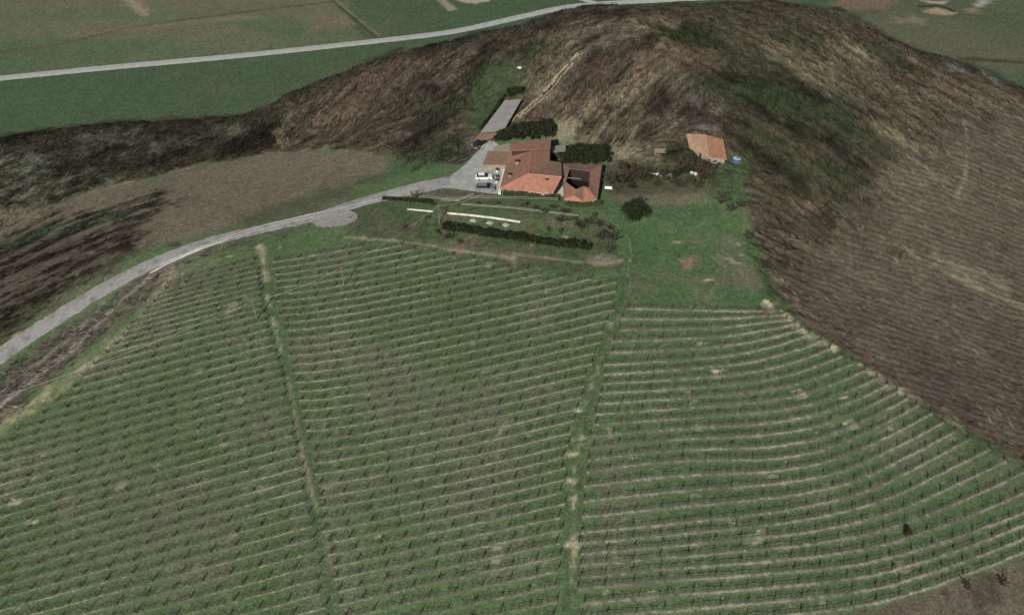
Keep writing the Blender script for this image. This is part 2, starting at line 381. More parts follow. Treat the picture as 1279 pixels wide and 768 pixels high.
# grass around the farm
area([(430,258),(500,240),(590,242),(640,250),(700,262),(760,262),(776,290),(780,335),(700,345),(600,322),(520,306),(430,296)], C(.085, .095, .055), 2, 2, .9, name='garden')
lay(zone['garden'] * sstep(-.3, .25, n3 + .4 * n2) * .85, C(.058, .095, .040)); lay(zone['garden'] * sstep(.2, .6, -n3 + .3 * n2) * .5, C(.14, .115, .085)); lay(zone['garden'] * sstep(.15, .5, n4) * .4, C(.03, .045, .02))
area([(470,252),(550,256),(545,270),(480,268)], BRIGHT * .85, 2, 1.5, .5); area([(550,300),(640,312),(640,325),(560,312)], C(.17, .13, .10), 1.5, 1.5, .6); area([(725,318),(780,322),(778,330),(740,334)], C(.22, .18, .14), 1, 1, .8)
stroke([(430,296),(520,303),(560,312),(610,318),(640,322)], .8, TAN * .9, .5, .5, .7); stroke([(640,316),(665,320),(740,330),(780,326)], .7, TAN * .8, .4, .4, .6); stroke([(500,236),(620,246),(700,250)], 1.2, DARK * 1.5, .6, .5, .8)
area([(770,275),(850,272),(925,275),(950,330),(968,384),(780,384),(785,330),(766,300)], C(.070, .122, .050), 2, 2.2, .95, name='lawn')
lay(zone['lawn'] * sstep(-.15, .6, n2 + .5 * n3) * .8, C(.128, .125, .082))
area([(850,326),(868,320),(874,334),(856,338)], C(.24, .16, .115), 1, 1.5, .75); area([(800,345),(950,338),(955,360),(870,358)], C(.14, .12, .085), 3, 3, .55); area([(780,340),(830,335),(830,365),(780,370)], C(.14, .12, .085), 3, 3, .4)
area([(740,255),(900,255),(905,272),(770,276),(755,268)], BRIGHT, 1.5, 1.5, .85); area([(895,195),(930,195),(936,235),(930,262),(905,262),(890,225)], BRIGHT * .95, 1.5, 2, .75)
area([(760,205),(880,200),(895,215),(890,246),(770,252),(755,235)], C(.075, .068, .045), 2, 2, .85, name='beds'); area([(800,205),(865,203),(870,212),(800,216)], C(.055, .075, .033), 1.5, 1.5, .6)
area([(755,245),(880,240),(890,254),(780,256)], C(.15, .13, .09), 1.5, 1, .6); area([(742,178),(800,184),(800,196),(765,205),(745,190)], C(.27, .23, .155), 2, 2, .7)
area([(592,100),(612,80),(645,74),(658,90),(648,110),(630,122),(618,135),(604,165),(584,166),(578,140)], C(.058, .082, .042), 1.5, 1, .92, name='meadow')
area([(590,205),(545,236),(580,240),(625,244),(612,250),(540,248),(520,240),(560,215)], GREYB, 1, .6, .6)
# grass lanes and dry edges of the vineyard
stroke([(318,300),(328,330),(338,400),(362,480),(382,560),(392,620),(408,700),(420,800)], 3.2, BRIGHT * 1.02, 1.1, .7, .85)
stroke([(325,308),(330,345),(334,378),(345,410),(352,450)], .35, TAN * .95, .4, .9, .8, broken=.8); stroke([(325,308),(328,326),(331,350)], 1.5, TAN, .6, .9, .8, broken=.4)
stroke([(360,470),(376,560),(388,610),(398,640)], .6, TAN * .7, .4, .5, .7); stroke([(404,650),(418,740),(424,790)], .5, TAN * .6, .4, .5, .5)
stroke([(786,300),(788,330),(776,360),(770,400),(748,450),(735,500),(722,560),(716,640),(712,720),(708,790)], 1.9, BRIGHT * .9, 1.2, .8, .7)
stroke([(776,385),(768,405),(752,445),(738,480),(728,520),(722,560),(717,600),(716,680),(714,760)], .5, TAN * .95, .45, 1.0, .85, broken=.8)
stroke([(786,300),(788,316),(784,345)], .5, TAN * .8, .4, .5, .7)
stroke([(940,300),(958,360),(1000,400),(1060,445),(1140,495),(1205,540),(1290,585),(1400,640)], 3.0, C(.050, .088, .036), 1.2, .7, .85)
stroke([(958,380),(985,400),(1010,418),(1040,434)], 1.9, TAN * 1.5, .5, 1.2, 1., broken=.6); stroke([(1062,452),(1085,462),(1100,474),(1142,497)], 1.9, TAN * 1.5, .5, 1.2, 1., broken=.7); stroke([(1180,520),(1200,533),(1206,540)], 1.1, TAN, .5, .9, .8); stroke([(1128,486),(1145,497)], 1.0, TAN * 1.1, .5, .6, .9)
W5 = area([(1000,790),(1080,762),(1150,738),(1240,712),(1279,695),(1400,660),(1400,860),(1000,860)], C(.14, .11, .085), 1.2, 1.2, .92, name='corner')
lay(W5 * sstep(.1, .6, n3) * .6, DARK * 2)
area([(215,350),(316,302),(334,400),(374,560),(402,720),(412,800),(-60,800),(-60,590),(50,520),(120,455)], C(.112, .108, .076), 2, 2, .38, mod=sstep(-.45, .45, n2 + .5 * n3))
# tan tufts in the rows
tuft = fbm(GX, GY, 2.6, 77, 2)
lay((1 - HILL) * (GY < 170) * sstep(.62, .78, tuft) * .55, TAN)
for (u, v, r_) in ((955,665,.9),(940,676,1.3),(975,682,.8),(1130,710,1.0),(895,745,.6),(808,742,1.1),(1048,483,.8),(1050,496,.7),(900,465,1.1),(880,430,.9),(885,350,.5),(995,490,.7),(1000,495,.6),(1105,520,.6),(725,513,.7),(722,548,.5),(717,568,.5),(714,680,.6),(716,600,.5),(1060,530,.5),(40,652,.8),(20,625,.9)):
    stroke([(u - 5, v), (u + 5, v - 1)], r_, TAN * 1.6, .4, .8, .9, broken=.5)
# ploughed east slope
EAST = area([(1080,250),(1200,150),(1279,140),(1400,180),(1400,640),(1279,572),(1140,492),(1010,400),(975,350),(1040,300)], C(.128, .108, .082), 6, 5, .8, name='plough_east')
lay(EAST * sstep(.2, .8, n2 + .1 * S2) * .35, C(.2, .165, .12)); lay(EAST * sstep(.7, 1.8, -S1) * .3, DARK * 2)
lay(EAST * sstep(.0, .5, -n2 + .3 * n3) * .4, C(.105, .082, .066))
stroke([(1120,300),(1150,325),(1200,350),(1250,372),(1279,385)], 1.4, C(.32, .27, .19), 1.2, 1.5, .6); stroke([(1180,330),(1235,345),(1256,355)], 3, C(.3, .26, .19), 2, 2, .4); stroke([(1205,150),(1210,210),(1196,245)], .7, C(.3, .27, .2), .6, .8, .6)
stroke([(1000,395),(1060,432),(1140,485),(1210,530),(1279,566),(1360,600)], 2.2, REDB * .8, 1, .8, .6)
# track up the hill (worn wheel marks are laid as sheets later)
tint *= (1 + .10 * n3 + .08 * n2 + .22 * n4 * HILL)[..., None]
tint *= 1 - HILL[..., None] * C(.20, .18, .22) * (1 - .3 * EAST[..., None])
tint *= 1 - pl[..., None] * C(-.12, -.04, .0)
tint = np.clip(tint, .008, .6)

# relief of the ground itself, kept out of the yard and the roads
yardx, yardy, _ = P(660, 222, 0)
quiet = sstep(20, 32, np.hypot(GX - yardx, (GY - yardy) * 1.5))
GZ = GZ + quiet * (HILL * (1 - EAST * .93) * (.16 * S1 + .26 * S2 + .5 * n3) + (1 - HILL) * (1 - pl) * .07 * n3)
def H(x, y): return bil(GZ, x, y)
# ------------------------------------------------------------------ materials
def new_mat(name):
    m = bpy.data.materials.new(name); m.use_nodes = True
    nt = m.node_tree; b = nt.nodes['Principled BSDF']
    b.inputs['Specular IOR Level'].default_value = .2
    return m, nt, b
def nd(nt, t, **kw):
    x = nt.nodes.new(t)
    for k, v in kw.items(): setattr(x, k, v)
    return x
def mix(nt, a, b, fac, mode='MIX'):
    m = nd(nt, 'ShaderNodeMix', data_type='RGBA', blend_type=mode)
    for s, v in ((m.inputs[6], a), (m.inputs[7], b), (m.inputs[0], fac)):
        if hasattr(v, 'is_output'): nt.links.new(v, s)
        elif isinstance(v, (tuple, list)): s.default_value = (*v[:3], 1)
        else: s.default_value = v
    return m.outputs[2]
def ramp(nt, f, stops):
    r = nd(nt, 'ShaderNodeValToRGB'); nt.links.new(f, r.inputs[0])
    e = r.color_ramp.elements
    while len(e) < len(stops): e.new(.5)
    for q, (p, c) in zip(e, stops): q.position = p; q.color = (c, c, c, 1) if not isinstance(c, tuple) else (*c, 1)
    return r.outputs[0]
def noise(nt, vec, scale, detail=3, rough=.55, dist=0):
    t = nd(nt, 'ShaderNodeTexNoise'); t.inputs['Scale'].default_value = scale; t.inputs['Detail'].default_value = detail
    t.inputs['Roughness'].default_value = rough; t.inputs['Distortion'].default_value = dist
    if vec is not None: nt.links.new(vec, t.inputs['Vector'])
    return t.outputs[0]
def coords(nt, scale=(1, 1, 1), rot=(0, 0, 0), obj=False):
    g = nd(nt, 'ShaderNodeNewGeometry') if not obj else nd(nt, 'ShaderNodeTexCoord')
    mp = nd(nt, 'ShaderNodeMapping'); mp.inputs['Scale'].default_value = scale; mp.inputs['Rotation'].default_value = rot
    nt.links.new(g.outputs['Position'] if not obj else g.outputs['Object'], mp.inputs[0]); return mp.outputs[0]
def bump(nt, b, h, strength=.5, dist=.1):
    n_ = nd(nt, 'ShaderNodeBump'); n_.inputs['Strength'].default_value = strength; n_.inputs['Distance'].default_value = dist
    nt.links.new(h, n_.inputs['Height']); nt.links.new(n_.outputs[0], b.inputs['Normal'])
def mottled(name, c1, c2, scale=2., rough=.85, stretch=(1, 1, 1), bmp=.3, lo=.35, hi=.65, spots_=None, rot=(0, 0, 0), detail=5):
    m, nt, b = new_mat(name)
    v = coords(nt, stretch, rot); n_ = noise(nt, v, scale, detail, .6)
    f = ramp(nt, n_, [(lo, 0.), (hi, 1.)])
    c = mix(nt, c1, c2, f)
    if spots_:
        n2_ = noise(nt, v, scale * .23, 3, .6); c = mix(nt, c, spots_, ramp(nt, n2_, [(.5, 0.), (.68, .8)]))
    nt.links.new(c, b.inputs['Base Color']); b.inputs['Roughness'].default_value = rough
    if bmp: bump(nt, b, n_, bmp, .05)
    return m
def plain_mat(name, c, rough=.6, metal=0, emit=0, coat=0):
    return mottled(name, c, tuple(x * .78 for x in c), 6, rough, bmp=.05)

# the ground: its colours are the cover map above broken up by fine clods, blades and furrows
GROUND, nt, b = new_mat('ground_cover')
at = nd(nt, 'ShaderNodeVertexColor', layer_name='cover'); fu = nd(nt, 'ShaderNodeAttribute', attribute_name='furrow')
v1 = coords(nt)
f1 = noise(nt, v1, 2.3, 4, .75); f2 = noise(nt, v1, .8, 3, .6)
m1 = ramp(nt, f1, [(.3, .45), (.5, 1.), (.7, 1.6)]); m2 = ramp(nt, f2, [(.3, .8), (.7, 1.22)])
c = mix(nt, mix(nt, at.outputs[0], m1, 1., 'MULTIPLY'), m2, 1., 'MULTIPLY')
def ridges(ang, period, dist):
    mp = coords(nt, (1, 1, 0), (0, 0, -ang)); w = nd(nt, 'ShaderNodeTexWave', wave_type='BANDS', bands_direction='Y', wave_profile='SIN')
    w.inputs['Scale'].default_value = .314 / period; w.inputs['Distortion'].default_value = dist; w.inputs['Detail'].default_value = 3; w.inputs['Detail Scale'].default_value = .15 / .314 * period
    nt.links.new(mp, w.inputs[0]); return w.outputs[1]
def pxang(a, b_):
    x, y, _ = hit([a[0], b_[0]], [a[1], b_[1]]); return math.atan2(y[1] - y[0], x[1] - x[0])
w1 = ridges(pxang((1060, 350), (1250, 410)), 1.7, 5.0); w2 = ridges(pxang((200, 262), (420, 218)), 1.3, 5.0)
sep = nd(nt, 'ShaderNodeSeparateXYZ'); nt.links.new(fu.outputs['Vector'], sep.inputs[0])
r1 = ramp(nt, w1, [(.2, .76), (.8, 1.14)]); r2 = ramp(nt, w2, [(.2, .9), (.8, 1.07)])
c = mix(nt, c, mix(nt, c, r1, 1., 'MULTIPLY'), sep.outputs[0]); c = mix(nt, c, mix(nt, c, r2, 1., 'MULTIPLY'), sep.outputs[1])
nt.links.new(c, b.inputs['Base Color']); b.inputs['Roughness'].default_value = .95; b.inputs['Specular IOR Level'].default_value = .08
half = nd(nt, 'ShaderNodeMath', operation='MULTIPLY'); nt.links.new(sep.outputs[0], half.inputs[0]); half.inputs[1].default_value = .4
hm = nd(nt, 'ShaderNodeMath', operation='MULTIPLY_ADD'); nt.links.new(w1, hm.inputs[0]); nt.links.new(half.outputs[0], hm.inputs[1]); nt.links.new(f1, hm.inputs[2])
bump(nt, b, hm.outputs[0], .5, .2)

# ------------------------------------------------------------------ mesh building
def setp(o, label=None, cat=None, group=None, kind=None):
    if label: o['label'] = label
    if cat: o['category'] = cat
    if group: o['group'] = group
    if kind: o['kind'] = kind
    return o
def link(o, parent=None):
    COL.objects.link(o)
    if parent: o.parent = parent
    return o
def mesh_np(name, V, F, mats, colour=None, smooth=False):
    """V n x 3, F m x k (one face size), colour per vertex"""
    V = np.ascontiguousarray(V, np.float32); F = np.ascontiguousarray(F, np.int32)
    me = bpy.data.meshes.new(name)
    me.vertices.add(len(V)); me.vertices.foreach_set('co', V.ravel())
    m_, k = F.shape
    me.loops.add(m_ * k); me.loops.foreach_set('vertex_index', F.ravel())
    me.polygons.add(m_); me.polygons.foreach_set('loop_start', np.arange(0, m_ * k, k, dtype=np.int32)); 
    me.update(calc_edges=True)
    if colour is not None:
        a = me.color_attributes.new('cover', 'FLOAT_COLOR', 'POINT')
        c4 = np.ones((len(V), 4), np.float32); c4[:, :3] = colour; a.data.foreach_set('color', c4.ravel())
    me.polygons.foreach_set('use_smooth', np.full(m_, smooth))
    me.materials.append(mats)
    return me
class MB:
    def __init__(s): s.v = []; s.f = []
    def face(s, pts):
        i = len(s.v); s.v += [tuple(p) for p in pts]; s.f.append(tuple(range(i, i + len(pts))))
    def prism(s, bot, top):
        """solid between two loops of the same length"""
        i = len(s.v); k = len(bot); s.v += [tuple(p) for p in bot] + [tuple(p) for p in top]
        s.f.append(tuple(range(i + k - 1, i - 1, -1))); s.f.append(tuple(range(i + k, i + 2 * k)))
        for a in range(k): b_ = (a + 1) % k; s.f.append((i + a, i + b_, i + k + b_, i + k + a))
    def slab(s, top, th):
        s.prism([(x, y, z - th) for x, y, z in top], top)
    def box(s, c, size, rz=0.):
        hx, hy = size[0] / 2, size[1] / 2; q = []
        for (a, b_) in ((-hx, -hy), (hx, -hy), (hx, hy), (-hx, hy)):
            q.append((c[0] + a * math.cos(rz) - b_ * math.sin(rz), c[1] + a * math.sin(rz) + b_ * math.cos(rz)))
        s.prism([(x, y, c[2]) for x, y in q], [(x, y, c[2] + size[2]) for x, y in q])
    def tube(s, pts, r, k=6, r2=None):
        pts = [np.array(p, float) for p in pts]; i0 = len(s.v); m_ = len(pts)
        for j, p in enumerate(pts):
            d = pts[min(j + 1, m_ - 1)] - pts[max(j - 1, 0)]; d /= np.linalg.norm(d) + 1e-9
            a = np.cross(d, (0, 0, 1.)); 
            if np.linalg.norm(a) < .1: a = np.array((1., 0, 0))
            a /= np.linalg.norm(a); b_ = np.cross(d, a)
            rr = r if r2 is None else r + (r2 - r) * j / max(1, m_ - 1)
            for q in range(k):
                t = 2 * math.pi * q / k; s.v.append(tuple(p + rr * (a * math.cos(t) + b_ * math.sin(t))))
        for j in range(m_ - 1):
            for q in range(k):
                q2 = (q + 1) % k; s.f.append((i0 + j * k + q, i0 + j * k + q2, i0 + (j + 1) * k + q2, i0 + (j + 1) * k + q))
        s.f.append(tuple(i0 + q for q in range(k))[::-1]); s.f.append(tuple(i0 + (m_ - 1) * k + q for q in range(k)))
    def mesh(s, name, mat, smooth=False):
        me = bpy.data.meshes.new(name); me.from_pydata(s.v, [], s.f); me.materials.append(mat)
        if smooth: me.polygons.foreach_set('use_smooth', [True] * len(me.polygons))
        me.update(); return me
    def build(s, name, mat, parent=None, smooth=False, origin=None):
        if origin is not None: s.v = [(x - origin[0], y - origin[1], z - origin[2]) for x, y, z in s.v]
        o = bpy.data.objects.new(name, s.mesh(name, mat, smooth))
        if origin is not None and parent is None: o.location = origin
        return link(o, parent)
def thing(name, label, cat, loc, group=None, rz=0.):
    o = bpy.data.objects.new(name, None); o.location = loc; o.rotation_euler = (0, 0, rz); link(o)
    return setp(o, label, cat, group)

# ------------------------------------------------------------------ ground sheet
ny, nx = GX.shape
idx = np.arange(ny * nx).reshape(ny, nx)
F = np.stack([idx[:-1, :-1], idx[:-1, 1:], idx[1:, 1:], idx[1:, :-1]], -1).reshape(-1, 4)
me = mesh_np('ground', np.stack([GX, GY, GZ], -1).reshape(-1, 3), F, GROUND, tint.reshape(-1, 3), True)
fa = me.attributes.new('furrow', 'FLOAT_VECTOR', 'POINT')
fv = np.zeros((ny * nx, 3), np.float32); fv[:, 0] = (EAST * .9).ravel(); fv[:, 1] = (zone['plough_west'] * (1 - zone['tree_shade_west'])).ravel()
fa.data.foreach_set('vector', fv.ravel())
setp(link(bpy.data.objects.new('ground', me)), kind='structure')

# ------------------------------------------------------------------ roads, yard and paths, laid as sheets that follow the ground
def sheet_line(name, pts, width, mat, lift=.05, plane=None, edge=.0, cross=5, left=None):
    """a strip along a line of the photograph; width in metres, number or (start, end)"""
    q = wline(smooth_line(pts), plane)
    seg = np.hypot(*(q[1:] - q[:-1]).T); s_ = np.concatenate([[0], np.cumsum(seg)])
    m_ = max(3, int(s_[-1] / .8)); t = np.linspace(0, s_[-1], m_)
    x = np.interp(t, s_, q[:, 0]); y = np.interp(t, s_, q[:, 1])
    k_ = np.hanning(9); k_ /= k_.sum()
    if m_ > 12: x[4:-4] = np.convolve(x, k_, 'valid'); y[4:-4] = np.convolve(y, k_, 'valid')
    dx = np.gradient(x); dy = np.gradient(y); L = np.hypot(dx, dy) + 1e-9; nxx, nyy = -dy / L, dx / L
    if isinstance(width, (tuple, list)): wd = np.interp(t / t[-1], np.linspace(0, 1, len(width)), width)
    else: wd = np.full(m_, float(width))
    V = []
    for c_ in range(cross):
        o_ = (c_ / (cross - 1) - .5) * wd
        if c_ in (0, cross - 1): o_ = o_ + edge * fbm(t * 1.0, np.full(m_, c_ * 9.), 1.4, 3, 3)
        xx = x + nxx * o_; yy = y + nyy * o_
        zz = H(xx, yy) + lift
        if plane is not None: zz = np.maximum(zz, PLAIN + lift)
        if c_ in (0, cross - 1): zz = zz - lift * 1.6
        V.append(np.stack([xx, yy, zz], -1))
    V = np.stack(V, 1).reshape(-1, 3); ii = np.arange(m_ * cross).reshape(m_, cross)
    F_ = np.stack([ii[:-1, :-1], ii[1:, :-1], ii[1:, 1:], ii[:-1, 1:]], -1).reshape(-1, 4)[:, ::-1]
    o = link(bpy.data.objects.new(name, mesh_np(name, V, F_, mat, None, True))); return setp(o, kind='structure')
asph = mottled('worn_gravel_road', (.34, .33, .315), (.235, .225, .21), 1.6, .9, bmp=.3, spots_=(.17, .155, .14))
wheel = mottled('wheel_worn_gravel', (.58, .56, .53), (.42, .40, .375), 1.1, .9, bmp=.2)
conc = mottled('yard_concrete', (.40, .41, .37), (.29, .30, .26), .55, .85, bmp=.15, spots_=(.23, .24, .19))
gravel = mottled('grey_gravel', (.32, .30, .27), (.2, .19, .165), 1.2, .9, bmp=.4)
far_road = mottled('pale_country_road', (.42, .42, .39), (.33, .33, .30), .5, .9, bmp=.1)
earth = mottled('worn_earth_track', (.34, .28, .19), (.19, .155, .105), 1.3, .95, bmp=.3)
sheet_line('road', [(-130,520),(-60,487),(0,443),(100,378),(170,338),(250,304),(330,285),(400,270),(450,252),(500,240),(530,233),(562,227)], (6.6,6.4,6,5.6,4.8,4.4,4.4,5.2,6.5), asph, .07, edge=.5)
for off in ([(187,341),(220,324),(258,308),(290,297),(324,287),(358,278),(392,271)], [(200,331),(234,316),(281,297),(332,281),(375,271),(430,259),(480,247)]):
    sheet_line('road_wheel_track', off, 1.0, wheel, .11, edge=.35, cross=3)
sheet_line('far_road', [(-400,140),(-200,118),(0,98),(140,84),(300,70),(440,55),(520,46),(560,41),(600,33),(660,19),(705,9),(745,5),(800,2),(900,-3),(1000,-8)], 5.6, far_road, .12, plane=PLAIN, edge=.3)
sheet_line('far_side_road', [(745,4),(728,0),(700,-8),(670,-20)], 3.6, far_road, .14, plane=PLAIN, edge=.3)
for k_, line in enumerate(([(588,182),(604,174),(628,158),(648,142),(668,126),(690,100),(712,76),(724,64)], [(592,186),(610,177),(634,160),(655,142),(676,124),(698,99),(716,78)])):
    sheet_line('hill_track', line, 1.15, earth, .10, edge=.5, cross=3)

def sheet_poly(name, pts, mat, lift=.05, z=None, kind='structure'):
    """a flat area fanned into a fine triangulated sheet that follows the ground"""
    pw = wpoly(pts) if z is None else np.array([P(u, v, z)[:2] for u, v in pts])
    x0, y0 = pw.min(0) - .5; x1, y1 = pw.max(0) + .5
    gx = np.arange(x0, x1, .22); gy = np.arange(y0, y1, .22); ax, ay = np.meshgrid(gx, gy)
    sd = sdist(pw, ax, ay) + .12 * fbm(ax, ay, 1.2, 5, 2)
    keep = sd > -.1
    zz = bil(GZ, ax, ay) + lift
    ids = -np.ones(ax.shape, int); ids[keep] = np.arange(keep.sum())
    q = np.stack([ids[:-1, :-1], ids[:-1, 1:], ids[1:, 1:], ids[1:, :-1]], -1).reshape(-1, 4)
    q = q[(q >= 0).all(1)]
    o = link(bpy.data.objects.new(name, mesh_np(name, np.stack([ax[keep], ay[keep], zz[keep]], -1), q, mat, None, True)))
    return setp(o, kind=kind)
sheet_poly('yard', [(583,204),(604,178),(616,176),(624,182),(640,190),(634,236),(622,243),(548,234),(560,222)], conc, .06)
sheet_poly('gravel_turnout', smooth_line([(388,276),(400,269),(422,264),(440,263),(447,268),(446,275),(434,281),(414,284),(396,284),(388,276)], 2)[:-1], gravel, .05)
sheet_poly('house_pavement', [(700,203),(706,203),(705,228),(708,245),(690,247),(692,234),(700,224)], mottled('pale_paving', (.55, .55, .5), (.44, .44, .4), 1, .85), .07)
# ------------------------------------------------------------------ farm buildings
def terracotta(name, c1, c2, ang=0.):
    m, nt, b = new_mat(name)
    v = coords(nt, (1, 1, 1), (0, 0, ang)); n1_ = noise(nt, v, 1.1, 4, .65); n2_ = noise(nt, coords(nt, (7, .8, 1), (0, 0, ang)), 1., 3, .6)
    c = mix(nt, c1, c2, ramp(nt, n1_, [(.35, 0.), (.65, 1.)]))
    c = mix(nt, c, ramp(nt, n2_, [(.3, .72), (.7, 1.18)]), 1., 'MULTIPLY')
    w = nd(nt, 'ShaderNodeTexWave', wave_type='BANDS', bands_direction='X'); w.inputs['Scale'].default_value = .314 / .28; w.inputs['Distortion'].default_value = .4
    nt.links.new(coords(nt, (1, 1, 0), (0, 0, ang)), w.inputs[0])
    nt.links.new(c, b.inputs['Base Color']); b.inputs['Roughness'].default_value = .8
    bump(nt, b, w.outputs[1], .35, .05); return m
tile = terracotta('terracotta_tiles', (.29, .145, .095), (.20, .112, .078), 0.)
tile_s = terracotta('sunlit_salmon_tiles', (.38, .175, .115), (.29, .135, .09), 0.)  # sunlight on the south slopes put into the tile colour
tile_b = terracotta('brown_and_shaded_tiles', (.22, .135, .09), (.16, .105, .075), 1.57)  # brown roofs, and north slopes with their shade put into the colour
tile_o = terracotta('orange_shed_tiles', (.38, .20, .12), (.28, .145, .085), 1.2)
tile_p = terracotta('faded_shed_tiles', (.40, .27, .18), (.31, .19, .12), 1.2)
plaster = mottled('pale_plaster', (.30, .27, .22), (.20, .18, .145), 1.5, .9, bmp=.1)
white = mottled('white_paint', (.78, .77, .73), (.66, .65, .60), 2.5, .7, bmp=.05)
dark_glass = plain_mat('dark_window_glass', (.02, .024, .028), .12)
wood_dk = mottled('dark_stained_wood', (.06, .04, .028), (.035, .024, .018), 5, .7)
shade_pave = mottled('court_shade_floor', (.016, .012, .011), (.010, .008, .008), 3, .8)  # courtyard shade put into the floor colour
ridge_m = mottled('ridge_tiles', (.40, .22, .15), (.30, .16, .11), 3, .8)
tin = mottled('grey_corrugated_sheet', (.26, .25, .24), (.20, .195, .185), 1.2, .6, stretch=(1, 3, 1), bmp=.2, spots_=(.20, .17, .15))
flat_tan = mottled('tan_flat_roof', (.25, .225, .175), (.18, .165, .13), 1.5, .9)

def wall_ring(mb, pts, z0, inset=.35):
    """wall loops under eaves; pts are 3D eave corners, in order"""
    c = np.mean([p[:2] for p in pts], 0); bot = []; top = []
    for x, y, z in pts:
        d = np.array([x, y]) - c; L = np.hypot(*d); d = d / L * (L - inset)
        bot.append((c[0] + d[0], c[1] + d[1], z0)); top.append((c[0] + d[0], c[1] + d[1], z - .22))
    mb.prism(bot, top)
def roof_faces(faces, name, mat, parent, th=.18):
    m = MB()
    for f in faces: m.slab(f, th)
    return m.build(name, mat, parent)
def lower(p, dz): return (p[0], p[1], p[2] - dz)
def wall_windows(parent, a, b_, z, n_, w=1.1, h=1.1, out=.03, first=.5, door=False):
    """windows along the wall from a to b_ (plan points), each a part with its frame"""
    a = np.array(a[:2], float); b_ = np.array(b_[:2], float); d = b_ - a; L = np.hypot(*d); d /= L; nrm = np.array([d[1], -d[0]])
    rz = math.atan2(d[1], d[0])
    for i in range(n_):
        p = a + d * L * (i + first) / n_ + nrm * out
        if door and i == n_ // 2:
            m = MB(); m.box((p[0], p[1], .12), (1.0, .08, 1.65), rz); o = m.build('door', wood_dk, parent)
            m = MB(); q = p + d * .4 + nrm * .07; m.box((q[0], q[1], 1.05), (.08, .08, .14), rz); m.build('handle', white, o); continue
        m = MB(); m.box((p[0], p[1], z), (w, .06, h), rz); o = m.build('window', dark_glass, parent)
        m = MB()
        for (ox, oz, sx, sz) in ((0, -.07, w + .16, .07), (0, h, w + .16, .07), (-w / 2 - .04, 0, .08, h), (w / 2 + .04, 0, .08, h), (0, .02, .05, h - .04)):
            m.box((p[0] + d[0] * ox + nrm[0] * .03, p[1] + d[1] * ox + nrm[1] * .03, z + oz), (sx, .09, sz), rz)
        m.build('frame', white, o)
def chimney(parent, u, v, z, h=1.0, s=.62):
    x, y, _ = P(u, v, z); m = MB(); m.box((x, y, z - .7), (s, s, h + .7)); o = m.build('chimney', white, parent)
    m = MB(); m.box((x, y, z + h + .003), (s + .25, s + .25, .12)); m.box((x, y, z + h + .13), (.3, .3, .18)); m.build('cap', wood_dk, o)

# main farmhouse: ridge, hips and a brown rear slope, as it lies in the photograph
EV, RG, EN = 2.0, 4.4, 4.2
ox, oy, _ = P(660, 225, 0)
farm = thing('farmhouse', 'large L-shaped farmhouse with weathered terracotta hipped roof and white chimneys beside the yard', 'farmhouse', (ox, oy, 0))
def rel(p): return (p[0] - ox, p[1] - oy, p[2])
Pr = lambda u, v, z: rel(P(u, v, z))
ap = Pr(660, 217.5, RG)                  # where the hips meet
nr = Pr(664.5, 187, RG); nw = Pr(637, 188, 3.3); ne = Pr(687, 186.5, EN)
wv = Pr(632, 206, EV + .1); sw = Pr(624, 235.5, EV); se = Pr(691, 241.5, EV); er = Pr(701.5, 221.5, RG - .25); en = Pr(701, 203, 3.9); vn = Pr(686.5, 201, 4.25)
roof = roof_faces([[ap, nr, nw, wv, sw]], 'roof', tile, farm)
roof_faces([[nr, ap, vn, ne]], 'rear_roof', tile, farm, .17)
roof_faces([[ap, er, en, vn]], 'brown_roof_slope', tile_b, farm, .16)
roof_faces([[ap, sw, se, er]], 'salmon_roof_slope', tile_s, farm, .18)
m = MB(); up_ = lambda p: (p[0], p[1], p[2] + .06)
m.tube([up_(nr), up_(ap)], .16, 6); m.tube([up_(ap), up_(er)], .16, 6); m.tube([up_(ap), up_(sw)], .13, 6); m.build('ridge_cap', ridge_m, roof)
m = MB()
def walls(mb, loop, ztop):
    mb.prism([(x, y, -.4) for x, y in loop], [(x, y, z) for (x, y), z in zip(loop, ztop)])
ins = lambda p, dx, dy: (p[0] + dx, p[1] + dy)
walls(m, [ins(sw, .6, .5), ins(se, -.9, .5), ins(en, -.5, -.5), ins(vn, -.1, -.4), ins(ne, -.4, .1), ins(nw, .3, .1), ins(wv, .4, -.2)], [EV - .15, EV - .15, 3.3, 3.8, 3.8, 2.9, EV - .2])
wl = m.build('wall', plaster, farm)
wall_windows(farm, ins(sw, .6, .5), ins(se, -.9, .5), .75, 7, .9, .8, door=True)
wall_windows(farm, ins(wv, .4, -.2), ins(sw, .6, .5), .75, 3, .9, .8)
for (u, v) in ((646, 202.5), (636.5, 219), (683.5, 225)):
    zz = {646: 3.7, 636.5: 3.0, 683.5: 3.5}[u]
    x, y, _ = Pr(u, v, zz); m = MB(); m.box((x, y, zz - 1.0), (.7, .6, 1.3)); c_ = m.build('chimney', plaster, farm)
    m = MB(); m.box((x, y, zz + .303), (1.0, .9, .14)); m.build('cap', wood_dk, c_)
